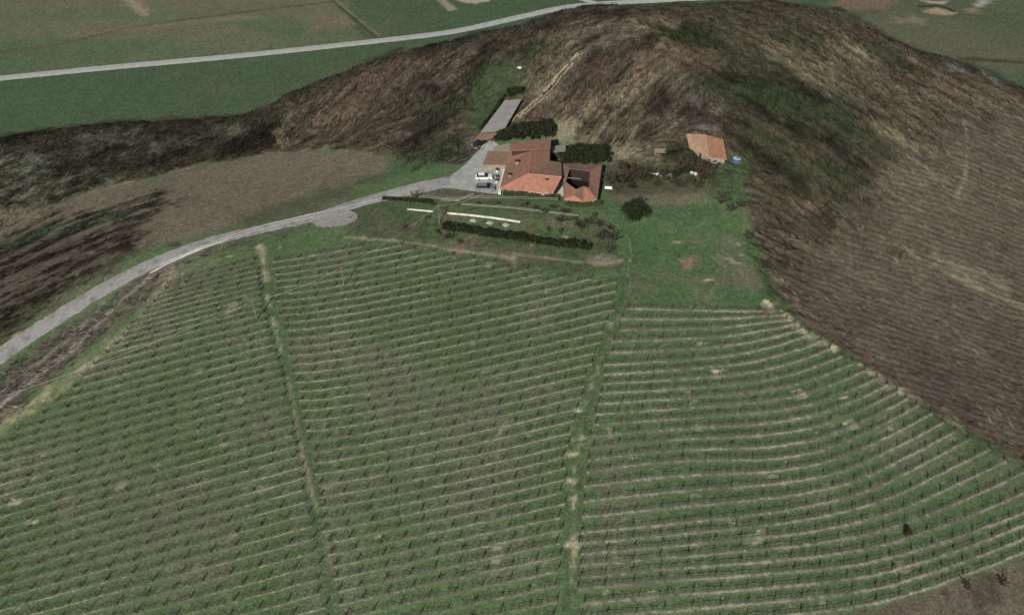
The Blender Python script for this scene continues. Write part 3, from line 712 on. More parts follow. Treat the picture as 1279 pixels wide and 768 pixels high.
# raised north block, lower west wing
nb = [Pr(639, 178, 4.75), Pr(663.5, 175.2, 4.95), Pr(663, 187, 4.95), Pr(637.5, 188, 4.75)]; nb2 = [nb[1], Pr(688.5, 172.5, 4.75), Pr(687.5, 186, 4.75), nb[2]]
roof_faces([nb[::-1], nb2[::-1]], 'north_roof', tile, farm, .2)
m = MB(); walls(m, [ins(nb[3], .4, .12), ins(nb2[2], -.4, .12), ins(nb2[1], -.4, -.5), ins(nb[0], .4, -.5)], [4.54] * 4); m.build('north_wall', wood_dk, farm)
wb = [Pr(609, 189, 2.7), Pr(637.5, 189, 3.1), Pr(633.2, 206, 2.1), Pr(603, 205.5, 1.7)]
roof_faces([wb[::-1]], 'west_roof', tile_b, farm, .16)
m = MB(); walls(m, [ins(wb[3], .4, .3), ins(wb[2], -.1, .3), ins(wb[1], -.1, -.4), ins(wb[0], .3, -.4)], [1.5, 1.9, 2.85, 2.45]); m.build('west_wall', plaster, farm)
wall_windows(farm, ins(wb[0], .3, -.4), ins(wb[3], .4, .3), .6, 2, .7, .7)
sb = [Pr(618.5, 182.5, 2.9), Pr(638, 179, 3.0), Pr(637.5, 187.2, 2.6), Pr(616, 188, 2.5)]
roof_faces([sb[::-1]], 'lean_to_roof', flat_tan, farm, .14)
m = MB(); walls(m, [ins(sb[3], .3, .3), ins(sb[2], -.1, .3), ins(sb[1], -.1, -.3), ins(sb[0], .3, -.3)], [2.3, 2.4, 2.8, 2.7]); m.build('lean_to_wall', plaster, farm)
fb = [Pr(690, 182.5, 2.3), Pr(706.5, 181, 2.3), Pr(706.5, 188.5, 2.2), Pr(690, 190.5, 2.2)]

# tan flat-roofed store behind the house
a = thing('flat_roof_store', 'small tan flat-roofed store tucked between the two tiled houses at the back', 'store', (ox, oy, 0))
roof_faces([fb[::-1]], 'roof', flat_tan, a, .2)
m = MB(); walls(m, [ins(fb[3], .2, .2), ins(fb[2], -.2, .2), ins(fb[1], -.2, -.2), ins(fb[0], .2, -.2)], [1.95, 1.95, 2.05, 2.05]); m.build('wall', wood_dk, a)

# the courtyard house to the east
ox2, oy2, _ = P(728, 228, 0); 
court = thing('courtyard_house', 'square tiled house round a dark inner courtyard with two small gables on its front', 'house', (ox2, oy2, 0))
def Q(u, v, z): p = P(u, v, z); return (p[0] - ox2, p[1] - oy2, p[2])
o_nw = Q(702.5, 204, 3.0); o_ne = Q(752, 206, 3.0); o_se = Q(746, 249.5, 1.9); o_sw = Q(704, 249, 1.9)
i_nw = Q(711.5, 210.5, 3.5); i_ne = Q(736.5, 213.5, 3.5); i_se = Q(735.5, 234.5, 3.2); i_sw = Q(706.8, 227.5, 2.9); i_s = Q(719.5, 236.5, 3.5)
g1 = Q(717, 244, 3.0); g2 = Q(729, 232.5, 3.5); gm = Q(728.5, 252, 1.8)
r_ = roof_faces([[o_nw, i_nw, i_ne, o_ne][::1]], 'north_roof', tile_b, court, .18)
roof_faces([[o_ne, i_ne, i_se, g2, o_se]], 'east_roof', tile, court, .17)
roof_faces([[o_nw, (o_sw[0], o_sw[1] + .02, o_sw[2]), i_sw, i_nw]], 'west_roof', tile_b, court, .16)
roof_faces([[o_sw, g1, i_s, i_sw], [g1, g2, i_se, i_s]], 'gable_roof', tile, court, .15)
roof_faces([[o_sw, gm, g1], [gm, o_se, g2]], 'front_hip', tile_s, court, .15)
roof_faces([[g1, gm, g2]], 'valley_roof', tile_b, court, .14)
m = MB()
def strip_wall(mb, a, b_, th, za, zb):
    a = np.array(a[:2]); b_ = np.array(b_[:2]); d = b_ - a; d /= np.hypot(*d); nn = np.array([-d[1], d[0]]) * th
    l = [a, b_, b_ + nn, a + nn]; mb.prism([(p[0], p[1], -.3) for p in l], [(p[0], p[1], z) for p, z in zip(l, (za, zb, zb, za))])
ou = [ins(o_sw, .5, .6), ins(o_se, -.6, .6), ins(o_ne, -.5, -.5), ins(o_nw, .5, -.5)]; zt = [1.6, 1.6, 2.7, 2.7]
for i in range(4): strip_wall(m, ou[i], ou[(i + 1) % 4], .3, min(zt[i], zt[(i + 1) % 4]), min(zt[i], zt[(i + 1) % 4]))
m.build('wall', plaster, court)
m = MB(); inn = [ins(i_sw, .0, .1), ins(i_s, 0, .1), ins(i_se, 0, 0), ins(i_ne, 0, 0), ins(i_nw, 0, 0)]; zi = [2.6, 3.2, 2.9, 3.2, 3.2]
for i in range(5):
    j = (i + 1) % 5; strip_wall(m, inn[i], inn[j], -.25, min(zi[i], zi[j]), min(zi[i], zi[j]))
m.build('court_wall', mottled('shaded_brown_render', (.035, .026, .022), (.022, .017, .015), 2, .9), court)  # inner walls coloured near black to carry the courtyard shade
m = MB(); m.slab([(p[0], p[1], .14) for p in inn], .3); m.build('court_floor', shade_pave, court)
m = MB(); m.tube([Q(708, 222, 2.7), Q(726, 223.5, 2.8)], .06, 5); m.build('rail', conc, court)
wall_windows(court, ou[0], ou[1], .55, 4, .8, .7); wall_windows(court, ou[1], ou[2], .55, 3, .8, .8, door=True)

# long shed with grey sheet roof
sx, sy, _ = hit([627], [146]); sx = float(sx[0]); sy = float(sy[0]); sz = float(H(sx, sy))
shed = thing('long_shed', 'long low shed with grey sheet metal roof beside the hill track', 'shed', (sx, sy, sz))
def up3(u, v, h):
    x, y, z = hit([u], [v], h); return (float(x[0]) - sx, float(y[0]) - sy, float(z[0]) - sz)
s_ = [up3(630.5, 125.5, 1.9), up3(651.5, 124, 1.9), up3(628.5, 164, 1.7), up3(600.5, 165, 1.7)]
pl_ = sum(p[2] for p in s_) / 4
roof_faces([s_[::-1]], 'roof', tin, shed, .12)
m = MB(); l = [(s_[3][0] + .2, s_[3][1] + .3), (s_[2][0] - .2, s_[2][1] + .3), (s_[1][0] - .2, s_[1][1] - .3), (s_[0][0] + .2, s_[0][1] - .3)]
m.prism([(x, y, z - 3.2) for (x, y), z in zip(l, (s_[3][2], s_[2][2], s_[1][2], s_[0][2]))], [(x, y, z - .14) for (x, y), z in zip(l, (s_[3][2], s_[2][2], s_[1][2], s_[0][2]))]); m.build('wall', wood_dk, shed)
m = MB()
for k in range(1, 9):
    t = k / 9; a_ = [s_[0][i] * (1 - t) + s_[3][i] * t for i in range(3)]; b_ = [s_[1][i] * (1 - t) + s_[2][i] * t for i in range(3)]
    m.tube([(a_[0], a_[1], a_[2] + .01), (b_[0], b_[1], b_[2] + .01)], .03, 4)
m.build('roof_seam', plain_mat('pale_roof_seam', (.27, .255, .24), .6), shed)
b2 = thing('open_lean_to', 'low lean-to with rust brown roof at the yard end of the long grey shed', 'lean-to', (sx, sy, sz))
q_ = [up3(600, 166, 1.3), up3(622, 166, 1.3), up3(614, 173.5, 1.0), up3(590, 177, .9)]
roof_faces([q_[::-1]], 'roof', mottled('rust_brown_roof', (.20, .125, .085), (.14, .095, .07), 2, .8), b2, .1)
for p in q_:
    m = MB(); m.box((p[0] * .97 + q_[0][0] * .03, p[1] * .97 + q_[2][1] * .03, p[2] - 1.8), (.12, .12, 1.68)); m.build('post', wood_dk, b2)

# orange-tiled outbuilding to the east
tx, ty, _ = hit([884], [188]); tx = float(tx[0]); ty = float(ty[0]); tz = float(H(tx, ty))
out = thing('outbuilding', 'small outbuilding with faded tan and orange tiled roof alone at the foot of the hill', 'outbuilding', (tx, ty, tz))
def up4(u, v, h): p = P(u, v, tz + h); return (p[0] - tx, p[1] - ty, p[2] - tz)
A1 = up4(857, 167, 2.0); B1 = up4(882, 168.5, 2.4); Cc = up4(903.5, 174.5, 2.0); D1 = up4(908.5, 199.5, .6); E1 = up4(886.5, 196, 1.0); F1 = up4(861, 184.5, .8)
rf = roof_faces([[A1, F1, E1, B1]], 'roof', tile_p, out, .16); roof_faces([[B1, E1, D1, Cc]], 'orange_roof', tile_o, out, .155)
m = MB(); m.tube([up_(B1), up_(E1)], .15, 6); m.build('ridge_cap', ridge_m, rf)
m = MB(); l = [ins(F1, .6, .3), ins(E1, 0, .4), ins(D1, -.5, .4), ins(Cc, -.5, -.4), ins(B1, 0, -.4), ins(A1, .5, -.4)]
m.prism([(x, y, -1.2) for x, y in l], [(x, y, z) for (x, y), z in zip(l, (.55, .72, .35, 1.7, 2.1, 1.7))]); m.build('wall', plaster, out)
wall_windows(out, l[1], l[2], -.25, 1, .7, .5); m = MB(); pp = np.array(l[0]) * .45 + np.array(l[1]) * .55; m.box((pp[0] + .02, pp[1] - .05, -.9), (.9, .12, 1.4), -.5); dd = m.build('door', wood_dk, out)

# little hut on the bank
hx, hy, _ = hit([824], [190]); hx = float(hx[0]); hy = float(hy[0]); hz = float(H(hx, hy))
hut = thing('garden_hut', 'tiny tan garden hut with dark open side on the bank above the beds', 'hut', (hx, hy, hz))
m = MB(); m.box((-1.25, 0, -.4), (.15, 2.2, 1.7)); m.box((1.25, 0, -.4), (.15, 2.2, 1.7)); m.box((0, -1.1, -.4), (2.35, .12, 1.1)); m.build('wall', flat_tan, hut)
m = MB(); m.slab([(-1.5, -1.4, 1.35), (1.5, -1.4, 1.35), (1.5, .1, 1.7), (-1.5, .1, 1.7)], .08); m.build('roof', flat_tan, hut)

# ------------------------------------------------------------------ cars in the yard
tyre = plain_mat('black_rubber', (.02, .02, .02), .9); steel = plain_mat('bright_steel', (.5, .5, .5), .35)
lampg = plain_mat('lamp_glass', (.6, .6, .58), .2); redg = plain_mat('red_lamp_glass', (.35, .02, .02), .3)
def car(name, label, u, v, rz, paint, L=4.3, W=1.78, Hh=1.45, van=False):
    x, y, _ = hit([u], [v]); x = float(x[0]); y = float(y[0])
    t = thing(name, label, 'car', (x, y, float(H(x, y)) + .07), 'cars parked on the concrete yard', rz)
    prof = [(-L/2, .32), (-L/2 - .02, .62), (-L/2 + .12, .86), (-L/2 + 1.0, .93), (L/2 - 1.15, .93), (L/2 - .25, .80), (L/2, .62), (L/2, .32)]
    m = MB(); n_ = len(prof)
    for s_i, (k1, w1, k2, w2) in enumerate(((-1, .5, 1, .5),)):
        secs = []
        for f_, sc_ in ((-.5, .93), (-.46, 1.), (.46, 1.), (.5, .93)):
            secs.append([(px * (1 if abs(f_) < .48 else .985), f_ * W, .32 + (pz - .32) * sc_) for px, pz in prof])
        i0 = len(m.v)
        for s2 in secs: m.v += s2
        for a_ in range(3):
            for q in range(n_):
                q2 = (q + 1) % n_; m.f.append((i0 + a_ * n_ + q, i0 + a_ * n_ + q2, i0 + (a_ + 1) * n_ + q2, i0 + (a_ + 1) * n_ + q))
        m.f.append(tuple(i0 + q for q in range(n_))[::-1]); m.f.append(tuple(i0 + 3 * n_ + q for q in range(n_)))
    m.build('body', paint, t)
    bx0, bx1, tx0, tx1 = -L/2 + .35, L/2 - 1.1, -L/2 + .75, L/2 - 1.95
    m = MB(); m.prism([(bx0, -W*.46, .935), (bx1, -W*.46, .935), (bx1, W*.46, .935), (bx0, W*.46, .935)], [(tx0, -W*.38, Hh - .05), (tx1, -W*.38, Hh - .05), (tx1, W*.38, Hh - .05), (tx0, W*.38, Hh - .05)]); m.build('window', dark_glass, t)
    m = MB(); m.prism([(tx0, -W*.38, Hh - .047), (tx1, -W*.38, Hh - .047), (tx1, W*.38, Hh - .047), (tx0, W*.38, Hh - .047)], [(tx0 + .1, -W*.33, Hh), (tx1 - .1, -W*.33, Hh), (tx1 - .1, W*.33, Hh), (tx0 + .1, W*.33, Hh)])
    m.build('roof_panel', paint, t)
    for a_ in (-L/2 + .82, L/2 - .85):
        for s2 in (-1, 1):
            m = MB(); m.tube([(a_, s2 * (W/2 - .2), .32), (a_, s2 * (W/2 + .015), .32)], .32, 14); w_ = m.build('wheel', tyre, t)
            m = MB(); m.tube([(a_, s2 * (W/2 + .0), .32), (a_, s2 * (W/2 + .03), .32)], .19, 10); m.build('rim', steel, w_)
    for s2 in (-1, 1):
        m = MB(); m.box((L/2 - .04, s2 * W * .36, .60), (.12, .3, .14)); m.build('headlight', lampg, t)
        m = MB(); m.box((-L/2 + .02, s2 * W * .38, .66), (.1, .22, .16)); m.build('tail_light', redg, t)
        m = MB(); m.box((L/2 - 1.35, s2 * (W/2 + .09), .92), (.12, .2, .13)); m.build('mirror', paint, t)
    return t
paint_w = plain_mat('white_car_paint', (.82, .82, .80), .3); paint_l = plain_mat('lavender_grey_car_paint', (.20, .20, .215), .35)
paint_k = plain_mat('black_car_paint', (.02, .02, .022), .3)
car('parked_car', 'white car parked on the concrete yard, nearest the farmhouse wall', 604.5, 223.5, .02, paint_w, 4.3, 1.8)
car('parked_car', 'grey-lavender car parked at the southern edge of the yard, below the white one', 606, 237, -.04, paint_l, 4.8, 1.9, 1.6)
car('parked_car', 'black car parked at the narrow northern end of the yard near the lean-to', 599.5, 180.5, .75, paint_k, 4.0, 1.7)

# white terrace wall with planters between cars and house
wx, wy, _ = P(626, 214, 0)
tw = thing('terrace_wall', 'low white terrace wall along the west side of the farmhouse', 'wall', (wx, wy, 0))
a_ = P(629.5, 206.5, .7); b_ = P(622.5, 240, .7)
m = MB(); strip_wall(m, (a_[0] - wx, a_[1] - wy), (b_[0] - wx, b_[1] - wy), .55, .6, .6); m.build('wall_block', white, tw)
m = MB(); a2 = (a_[0] - wx - 2.0, a_[1] - wy + .2); strip_wall(m, a2, (a_[0] - wx - .01, a_[1] - wy + .15), .4, .55, .55); m.build('return_block', white, tw)
pot = mottled('dark_clay_pot', (.05, .04, .035), (.03, .025, .02), 4, .8); potw = white
for i, (u, v) in enumerate(((621, 213.5), (620.5, 222), (620, 226.5))):
    x, y, _ = P(u, v, .3); w_ = ('upper', 'middle', 'lower')[i]
    t = thing('planter', f'round white planter of dark shrub by the terrace wall, {w_} of three', 'planter', (x, y, .06), 'planters along the terrace wall')
    m = MB(); m.tube([(0, 0, 0), (0, 0, .5)], .34, 10, .46); m.build('pot', potw, t)
    m = MB()
    for k in range(130):
        a3 = random.random() * 6.28; r3 = .45 * random.random() ** .5; c3 = np.array([r3 * math.cos(a3), r3 * math.sin(a3), .5 + random.random() * .5]); d3 = RNG.normal(0, .09, (3, 3)); m.face([c3 + d3[0], c3 + d3[1], c3 + d3[2]])
    m.build('shrub', mottled('dark_shrub_leaves', (.03, .045, .02), (.018, .028, .012), 5), t)

# ------------------------------------------------------------------ garden things
plastic = mottled('white_row_cover', (.62, .60, .52), (.40, .39, .32), 1.2, .7)
def at(u, v, h=0.):
    x, y, z = hit([u], [v], h); x = float(x[0]); y = float(y[0]); return x, y, float(H(x, y))
def tunnel(label, a, b_, r):
    p0 = at(*a); p1 = at(*b_); t = thing('crop_tunnel', label, 'crop tunnel', p0, 'low white tunnels over garden beds')
    L = math.hypot(p1[0] - p0[0], p1[1] - p0[1]); m = MB(); n_ = max(6, int(L / 1.2)); k = 7; i0 = 0
    ux, uy = (p1[0] - p0[0]) / L, (p1[1] - p0[1]) / L
    for i in range(n_ + 1):
        x = ux * L * i / n_; y = uy * L * i / n_; z = float(H(p0[0] + x, p0[1] + y)) - p0[2]
        rr = r * (1 if i % 2 else .9)
        for q in range(k):
            th = math.pi * q / (k - 1); m.v.append((x - uy * rr * math.cos(th), y + ux * rr * math.cos(th), z + rr * 1.1 * math.sin(th) - .03))
    for i in range(n_):
        for q in range(k - 1): m.f.append((i * k + q, i * k + q + 1, (i + 1) * k + q + 1, (i + 1) * k + q))
    m.f.append(tuple(range(k))); m.f.append(tuple(range(n_ * k, n_ * k + k))[::-1])
    m.build('cover', plastic, t, True)
    for i in range(0, n_ + 1, 2):
        m = MB(); x = ux * L * i / n_; y = uy * L * i / n_; z = float(H(p0[0] + x, p0[1] + y)) - p0[2]
        m.tube([(x - uy * (r + .02) * math.cos(math.pi * q / 8), y + ux * (r + .02) * math.cos(math.pi * q / 8), z + (r * 1.1 + .02) * math.sin(math.pi * q / 8)) for q in range(9)], .025, 4); m.build('hoop', steel, t)
tunnel('long low white crop tunnel running across the garden above the dark hedge', (559, 266.5), (650, 277.5), .34)
tunnel('short low white crop tunnel at the left end of the garden by the road', (509, 261.5), (541, 264.5), .28)
for i, (u, v) in enumerate(((591, 275.5), (612, 278.5), (632, 281))):
    x, y, z = at(u, v); t = thing('plant_cover', f'small white cloth plant cover below the long crop tunnel, {("left","middle","right")[i]} of three', 'plant cover', (x, y, z), 'small cloth covers over garden plants')
    m = MB(); n_ = 9
    for j, (rr, zz) in enumerate(((.75, -.05), (.62, .25), (.35, .45), (.1, .52))):
        for q in range(n_): a3 = 2 * math.pi * q / n_; w_ = 1 + .12 * math.sin(q * 2.7 + i); m.v.append((rr * w_ * 1.25 * math.cos(a3), rr * w_ * math.sin(a3), zz))
    for j in range(3):
        for q in range(n_): m.f.append((j * n_ + q, j * n_ + (q + 1) % n_, (j + 1) * n_ + (q + 1) % n_, (j + 1) * n_ + q))
    m.f.append(tuple(range(3 * n_, 4 * n_))); m.build('cloth', mottled('grey_white_cloth', (.33, .34, .28), (.22, .23, .18), 3, .9), t)
# rails and fences
railm = mottled('pale_rail', (.42, .41, .34), (.3, .29, .24), 2, .8); post_m = mottled('grey_post_wood', (.14, .12, .10), (.09, .078, .065), 3, .9)
def fence(label, pts, hgt=1.0, rr=.05, gap=3.0, wires=2):
    q = wline(pts); seg = np.hypot(*(q[1:] - q[:-1]).T); s_ = np.concatenate([[0], np.cumsum(seg)]); n_ = max(2, int(s_[-1] / gap) + 1)
    t_ = np.linspace(0, s_[-1], n_); X = np.interp(t_, s_, q[:, 0]); Y = np.interp(t_, s_, q[:, 1]); Z = H(X, Y)
    t = thing('fence', label, 'fence', (X[0], Y[0], Z[0]))
    for i in range(n_):
        m = MB(); m.tube([(X[i] - X[0], Y[i] - Y[0], Z[i] - Z[0] - .3), (X[i] - X[0], Y[i] - Y[0], Z[i] - Z[0] + hgt + .05)], .06, 5); m.build('post', post_m, t)
    for w_ in range(wires):
        m = MB(); hh = hgt * (1 - .45 * w_); m.tube([(x - X[0], y - Y[0], z - Z[0] + hh) for x, y, z in zip(X, Y, Z)], rr, 4); m.build('rail', railm, t)
fence('thin pale garden fence running from the crop tunnels to the tiled house', [(576,257.5),(640,262),(723,272)], .8, .05, 3.2)
fence('short pale rail fence curving up to the yard edge', [(551,252),(577,253),(584,247),(592,245)], .8, .06, 2.2)
fence('dark post fence between the road end and the farmhouse', [(505,246),(560,252),(600,249),(640,250),(697,252)], 1.0, .04, 3.0)
# beehives and odds and ends on the bank
hive_w = mottled('white_hive_boards', (.62, .62, .58), (.45, .45, .42), 3, .7)
HV = ((812.5, 219.5, 'first'), (816.5, 219.8, 'second'), (820.5, 220.2, 'third'), (825, 220.3, 'fourth'), (832.5, 220.5, 'fifth'), (837, 221, 'sixth'), (863.5, 218.5, 'seventh'), (868, 219.5, 'last'))
for i, (u, v, w_) in enumerate(HV):
    x, y, z = at(u, v); t = thing('beehive', f'white beehive on the dark garden bank, {w_} of the row counting from the left', 'beehive', (x, y, z), 'white beehives on the garden bank', .1)
    m = MB(); m.box((0, 0, .2), (.62, .55, .5)); m.build('box', hive_w, t)
    m = MB(); m.box((0, 0, .703), (.74, .66, .09)); m.build('lid', white, t)
    m = MB(); 
    for a3 in (-.24, .24):
        for b3 in (-.2, .2): m.box((a3, b3, -.2), (.06, .06, .398))
    m.build('stand', wood_dk, t)
# round blue-rimmed pool
px_, py_, pz_ = at(920.5, 198.5)
t = thing('paddling_pool', 'round blue-rimmed paddling pool with white cover on grass beside the outbuilding', 'pool', (px_, py_, pz_))
m = MB(); m.tube([(0, 0, -.6), (0, 0, .3)], 1.45, 20); m.build('rim', mottled('blue_vinyl', (.05, .08, .16), (.08, .12, .20), 2, .5), t)
m = MB(); m.tube([(0, 0, .25), (0, 0, .36)], 1.05, 20, .95); m.build('cover', mottled('pale_blue_cover', (.5, .54, .62), (.26, .30, .42), 1.6, .5), t)
m = MB(); m.tube([(.15, .1, .3), (.2, .15, .40)], .5, 9, .45); m.build('puddle', plain_mat('dark_water', (.02, .025, .05), .15), t)
# white bench by the east house
x, y, z = at(760, 237.5); t = thing('garden_bench', 'pale bench on the grass just east of the courtyard house', 'bench', (x, y, z), rz=-.15)
m = MB(); m.box((0, 0, .4), (2.0, .5, .07)); m.build('seat', white, t); m = MB(); m.box((0, .27, .475), (2.0, .06, .4)); m.build('backrest', white, t)
for a3 in (-.85, .85):
    m = MB(); m.box((a3, 0, -.2), (.08, .45, .598)); m.build('leg', wood_dk, t)
# white sack on the meadow
x, y, z = at(649, 85); t = thing('feed_sack', 'small white sack left on the sloping meadow above the long shed', 'sack', (x, y, z))
m = MB(); n_ = 9
for j, (rr, zz) in enumerate(((.45, -.2), (.52, .1), (.45, .28), (.2, .36))):
    for q in range(n_): a3 = 2 * math.pi * q / n_; m.v.append((rr * 1.4 * math.cos(a3) * (1 + .1 * math.sin(3 * q)), rr * .8 * math.sin(a3), zz))
for j in range(3):
    for q in range(n_): m.f.append((j * n_ + q, j * n_ + (q + 1) % n_, (j + 1) * n_ + (q + 1) % n_, (j + 1) * n_ + q))
m.f.append(tuple(range(3 * n_, 4 * n_))); m.build('bag', hive_w, t)

# ------------------------------------------------------------------ poles and the overhead cable
pole_m = mottled('weathered_pole', (.20, .185, .165), (.13, .12, .105), 2, .9); wire_m = plain_mat('pale_cable', (.40, .40, .36), .5)
POLES = [((549, 279), 'by the left end of the dark garden hedge'), ((430, 357), 'standing in the upper rows of the middle vineyard block'), ((321, 399), 'at the grass lane between the left and middle vineyard blocks'), ((110, 492), 'alone among the rows of the left vineyard block')]
tops = []
for (uv, wh) in POLES[:3]:
    x, y, z = at(*uv); t = thing('utility_pole', 'slim grey wooden utility pole ' + wh, 'utility pole', (x, y, z), 'utility poles carrying the overhead cable')
    m = MB(); m.tube([(0, 0, -.4), (0, 0, 5.0)], .13, 7, .09); m.build('pole', pole_m, t)
    m = MB(); m.box((0, 0, 4.6), (.9, .1, .1), .9); m.build('crossarm', pole_m, t); m = MB(); m.tube([(0, 0, 5.0), (0, 0, 5.16)], .06, 6); m.build('insulator', white, t)
    tops.append((x, y, z + 5.16))
d = np.array(tops[2]) - np.array(tops[1]); tops.append(tuple(np.array(tops[2]) + d * 2.6))
x, y, z = P(612, 236, 3.2); tops.insert(0, (x, y, 2.9))
m = MB()
for a_, b_ in zip(tops[:-1], tops[1:]):
    a_ = np.array(a_); b_ = np.array(b_); pts = [a_ + (b_ - a_) * k / 14 - np.array([0, 0, 1.0 * 4 * (k / 14) * (1 - k / 14)]) for k in range(15)]
    m.tube(pts, .028, 4)
setp(m.build('overhead_cable', wire_m, None, False, tops[1]), 'thin pale overhead cable crossing the vineyard between the utility poles', 'cable')
# ------------------------------------------------------------------ plants
def leafmat(name, c1, c2, scale=1.2):
    m, nt, b = new_mat(name); n_ = noise(nt, coords(nt), scale, 4, .7)
    nt.links.new(mix(nt, c1, c2, ramp(nt, n_, [(.35, 0.), (.65, 1.)])), b.inputs['Base Color']); b.inputs['Roughness'].default_value = .8; b.inputs['Specular IOR Level'].default_value = .1
    return m
bark = mottled('bare_bark', (.12, .095, .075), (.07, .055, .045), 4, .9)
ever = leafmat('dark_evergreen_leaves', (.016, .024, .012), (.035, .048, .02))
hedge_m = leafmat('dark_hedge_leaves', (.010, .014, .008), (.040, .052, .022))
bush_m = leafmat('dull_bush_leaves', (.035, .055, .024), (.075, .095, .04))
bare_m = leafmat('bare_twigs', (.035, .030, .022), (.075, .06, .045), 2)
def blob_cards(n_, cen, rad, size, seed, shell=.55):
    """leaf-sized triangles through a lumpy volume"""
    r = np.random.default_rng(seed); d = r.normal(size=(n_, 3)); d /= np.linalg.norm(d, axis=1)[:, None]
    rr = (shell + (1 - shell) * r.random(n_)) * (1 + .22 * np.sin(d[:, 0] * 4 + seed) * np.cos(d[:, 1] * 5) + .18 * np.sin(d[:, 2] * 6 + seed * 2))
    c = np.array(cen) + d * rr[:, None] * np.array(rad)
    V = (c[:, None, :] + r.normal(0, size, (n_, 3, 3))).reshape(-1, 3)
    return V, np.arange(n_ * 3).reshape(-1, 3)
def crown_obj(name, parts, mat, parent):
    Vs = []; Fs = []; k = 0
    for V, F_ in parts: Vs.append(V); Fs.append(F_ + k); k += len(V)
    return link(bpy.data.objects.new(name, mesh_np(name, np.concatenate(Vs), np.concatenate(Fs), mat)), parent)
def evergreen(label, u, v, hgt, rad, seed, cat='tree', name='evergreen_tree', mat=ever, n_=5200, group=None, size=.10):
    x, y, z = at(u, v); t = thing(name, label, cat, (x, y, z), group); r = random.Random(seed)
    m = MB(); m.tube([(0, 0, -.3), (.05, .1, hgt * .45), (0, .1, hgt * .9)], .05 * hgt ** .8, 7, .02); m.build('trunk', bark, t)
    parts = []
    for i in range(9):
        a_ = r.random() * 6.28; q = r.random() ** .7; hh = hgt * (.3 + .6 * r.random()); rr = rad * (1.08 - .7 * hh / hgt) * .9
        parts.append(blob_cards(n_ // 9, (math.cos(a_) * q * rr, math.sin(a_) * q * rr, hh), (rad * r.uniform(.3, .5), rad * r.uniform(.3, .5), hgt * r.uniform(.12, .2)), size, seed * 17 + i, .3))
    crown_obj('crown', parts, mat, t); return t
evergreen('large dark evergreen tree alone on bright grass below the courtyard house', 790, 277, 6.2, 4.1, 3, size=.13, n_=8000)
evergreen('small near-black bush alone among the lower vine rows of the right block', 1131, 668, 1.5, 1.1, 5, 'bush', 'dark_bush', ever, 1600, size=.06)
evergreen('dark round bush on the left side of the beds close to the pale bench', 774, 226, 1.8, 1.3, 8, 'bush', 'dark_bush', ever, 1500, size=.09)
# evergreen shrubs added to fill out the black shade behind the two houses
k = 0
for (u0, v0, u1, v1, n_, wh, h0) in ((621, 176, 690, 171, 9, 'back row behind the farmhouse, nearest its wall', 2.8), (628, 171, 692, 165, 9, 'middle row behind the farmhouse', 2.9), (640, 166, 688, 161, 7, 'far row behind the farmhouse', 3.0),
        (699, 203, 758, 204, 9, 'row behind the courtyard house, nearest its wall', 2.6), (710, 197, 760, 198, 8, 'middle row behind the courtyard house', 2.6), (712, 191, 757, 192, 7, 'far row behind the courtyard house', 2.6)):
    for i in range(n_):
        f = (i + .5) / n_; u = u0 + (u1 - u0) * f; v = v0 + (v1 - v0) * f + random.uniform(-1.2, 1.2)
        pos = ('leftmost' if i == 0 else 'rightmost' if i == n_ - 1 else ['', 'second', 'third', 'fourth', 'fifth', 'sixth', 'seventh', 'eighth', 'ninth', 'tenth'][i] + ' from left')
        evergreen(f'added shade shrub, {pos} in the {wh}', u, v, random.uniform(.85, 1.1) * h0, random.uniform(1.8, 2.4), 40 + k, 'shrub', 'shade_shrub', hedge_m, 1100, 'shrubs added to deepen shade behind the houses', .14); k += 1
# clipped hedge
def hedge(label, pts, w, h, n_per=230, mat=hedge_m, size=.13, name='hedge'):
    q = wline(pts); seg = np.hypot(*(q[1:] - q[:-1]).T); s_ = np.concatenate([[0], np.cumsum(seg)]); n_ = int(s_[-1] * n_per)
    t_ = RNG.random(n_) * s_[-1]; hv = h * (1 + .5 * fbm(t_, t_ * 0, 1.8, 4, 3)); a_ = RNG.random(n_) * 2 - 1
    gap = fbm(t_, t_ * 0 + w * 7, 2.6, 12, 3) > -.42; t_ = t_[gap]; hv = hv[gap]; a_ = a_[gap]; n_ = len(t_)
    x = np.interp(t_, s_, q[:, 0]); y = np.interp(t_, s_, q[:, 1]); dx = np.interp(t_ + .5, s_, q[:, 0]) - np.interp(t_ - .5, s_, q[:, 0]); dy = np.interp(t_ + .5, s_, q[:, 1]) - np.interp(t_ - .5, s_, q[:, 1]); L = np.hypot(dx, dy) + 1e-6
    hh = RNG.random(n_) ** .7; wv = w / 2 * (1 + .5 * fbm(t_, t_ * 0 + 5, 1.3, 9, 3)) * np.sqrt(1 - .6 * hh ** 3)
    X = x - dy / L * a_ * wv; Y = y + dx / L * a_ * wv; Z = H(X, Y) + hh * hv
    c = np.stack([X, Y, Z], -1) - np.array([q[0, 0], q[0, 1], 0]); V = (c[:, None, :] + RNG.normal(0, size, (n_, 3, 3))).reshape(-1, 3)
    o = link(bpy.data.objects.new(name, mesh_np(name, V, np.arange(n_ * 3).reshape(-1, 3), mat))); o.location = (q[0, 0], q[0, 1], 0); return setp(o, label, 'hedge')
hedge('long dark clipped hedge along the lower edge of the garden above the vines', [(553, 285), (600, 292), (650, 300), (700, 307), (738, 311)], 1.7, 1.5, 420)
hedge('low dark green hedge under the front wall of the farmhouse', [(628, 244), (660, 247), (698, 249)], 1.2, 1.25, 330, bush_m)
hedge('narrow hedge added as shade along the upper left side of the long shed', [(600, 163), (615, 143), (630, 121)], .9, 1.0, 240)  # added leaf strip in place of the shed's dark margin of shade
hedge('hedge added as shade across the upper end of the long shed', [(633, 119), (643, 117.5), (653, 117)], 2.2, 1.5, 500)  # added too, for the shade at the shed's upper end
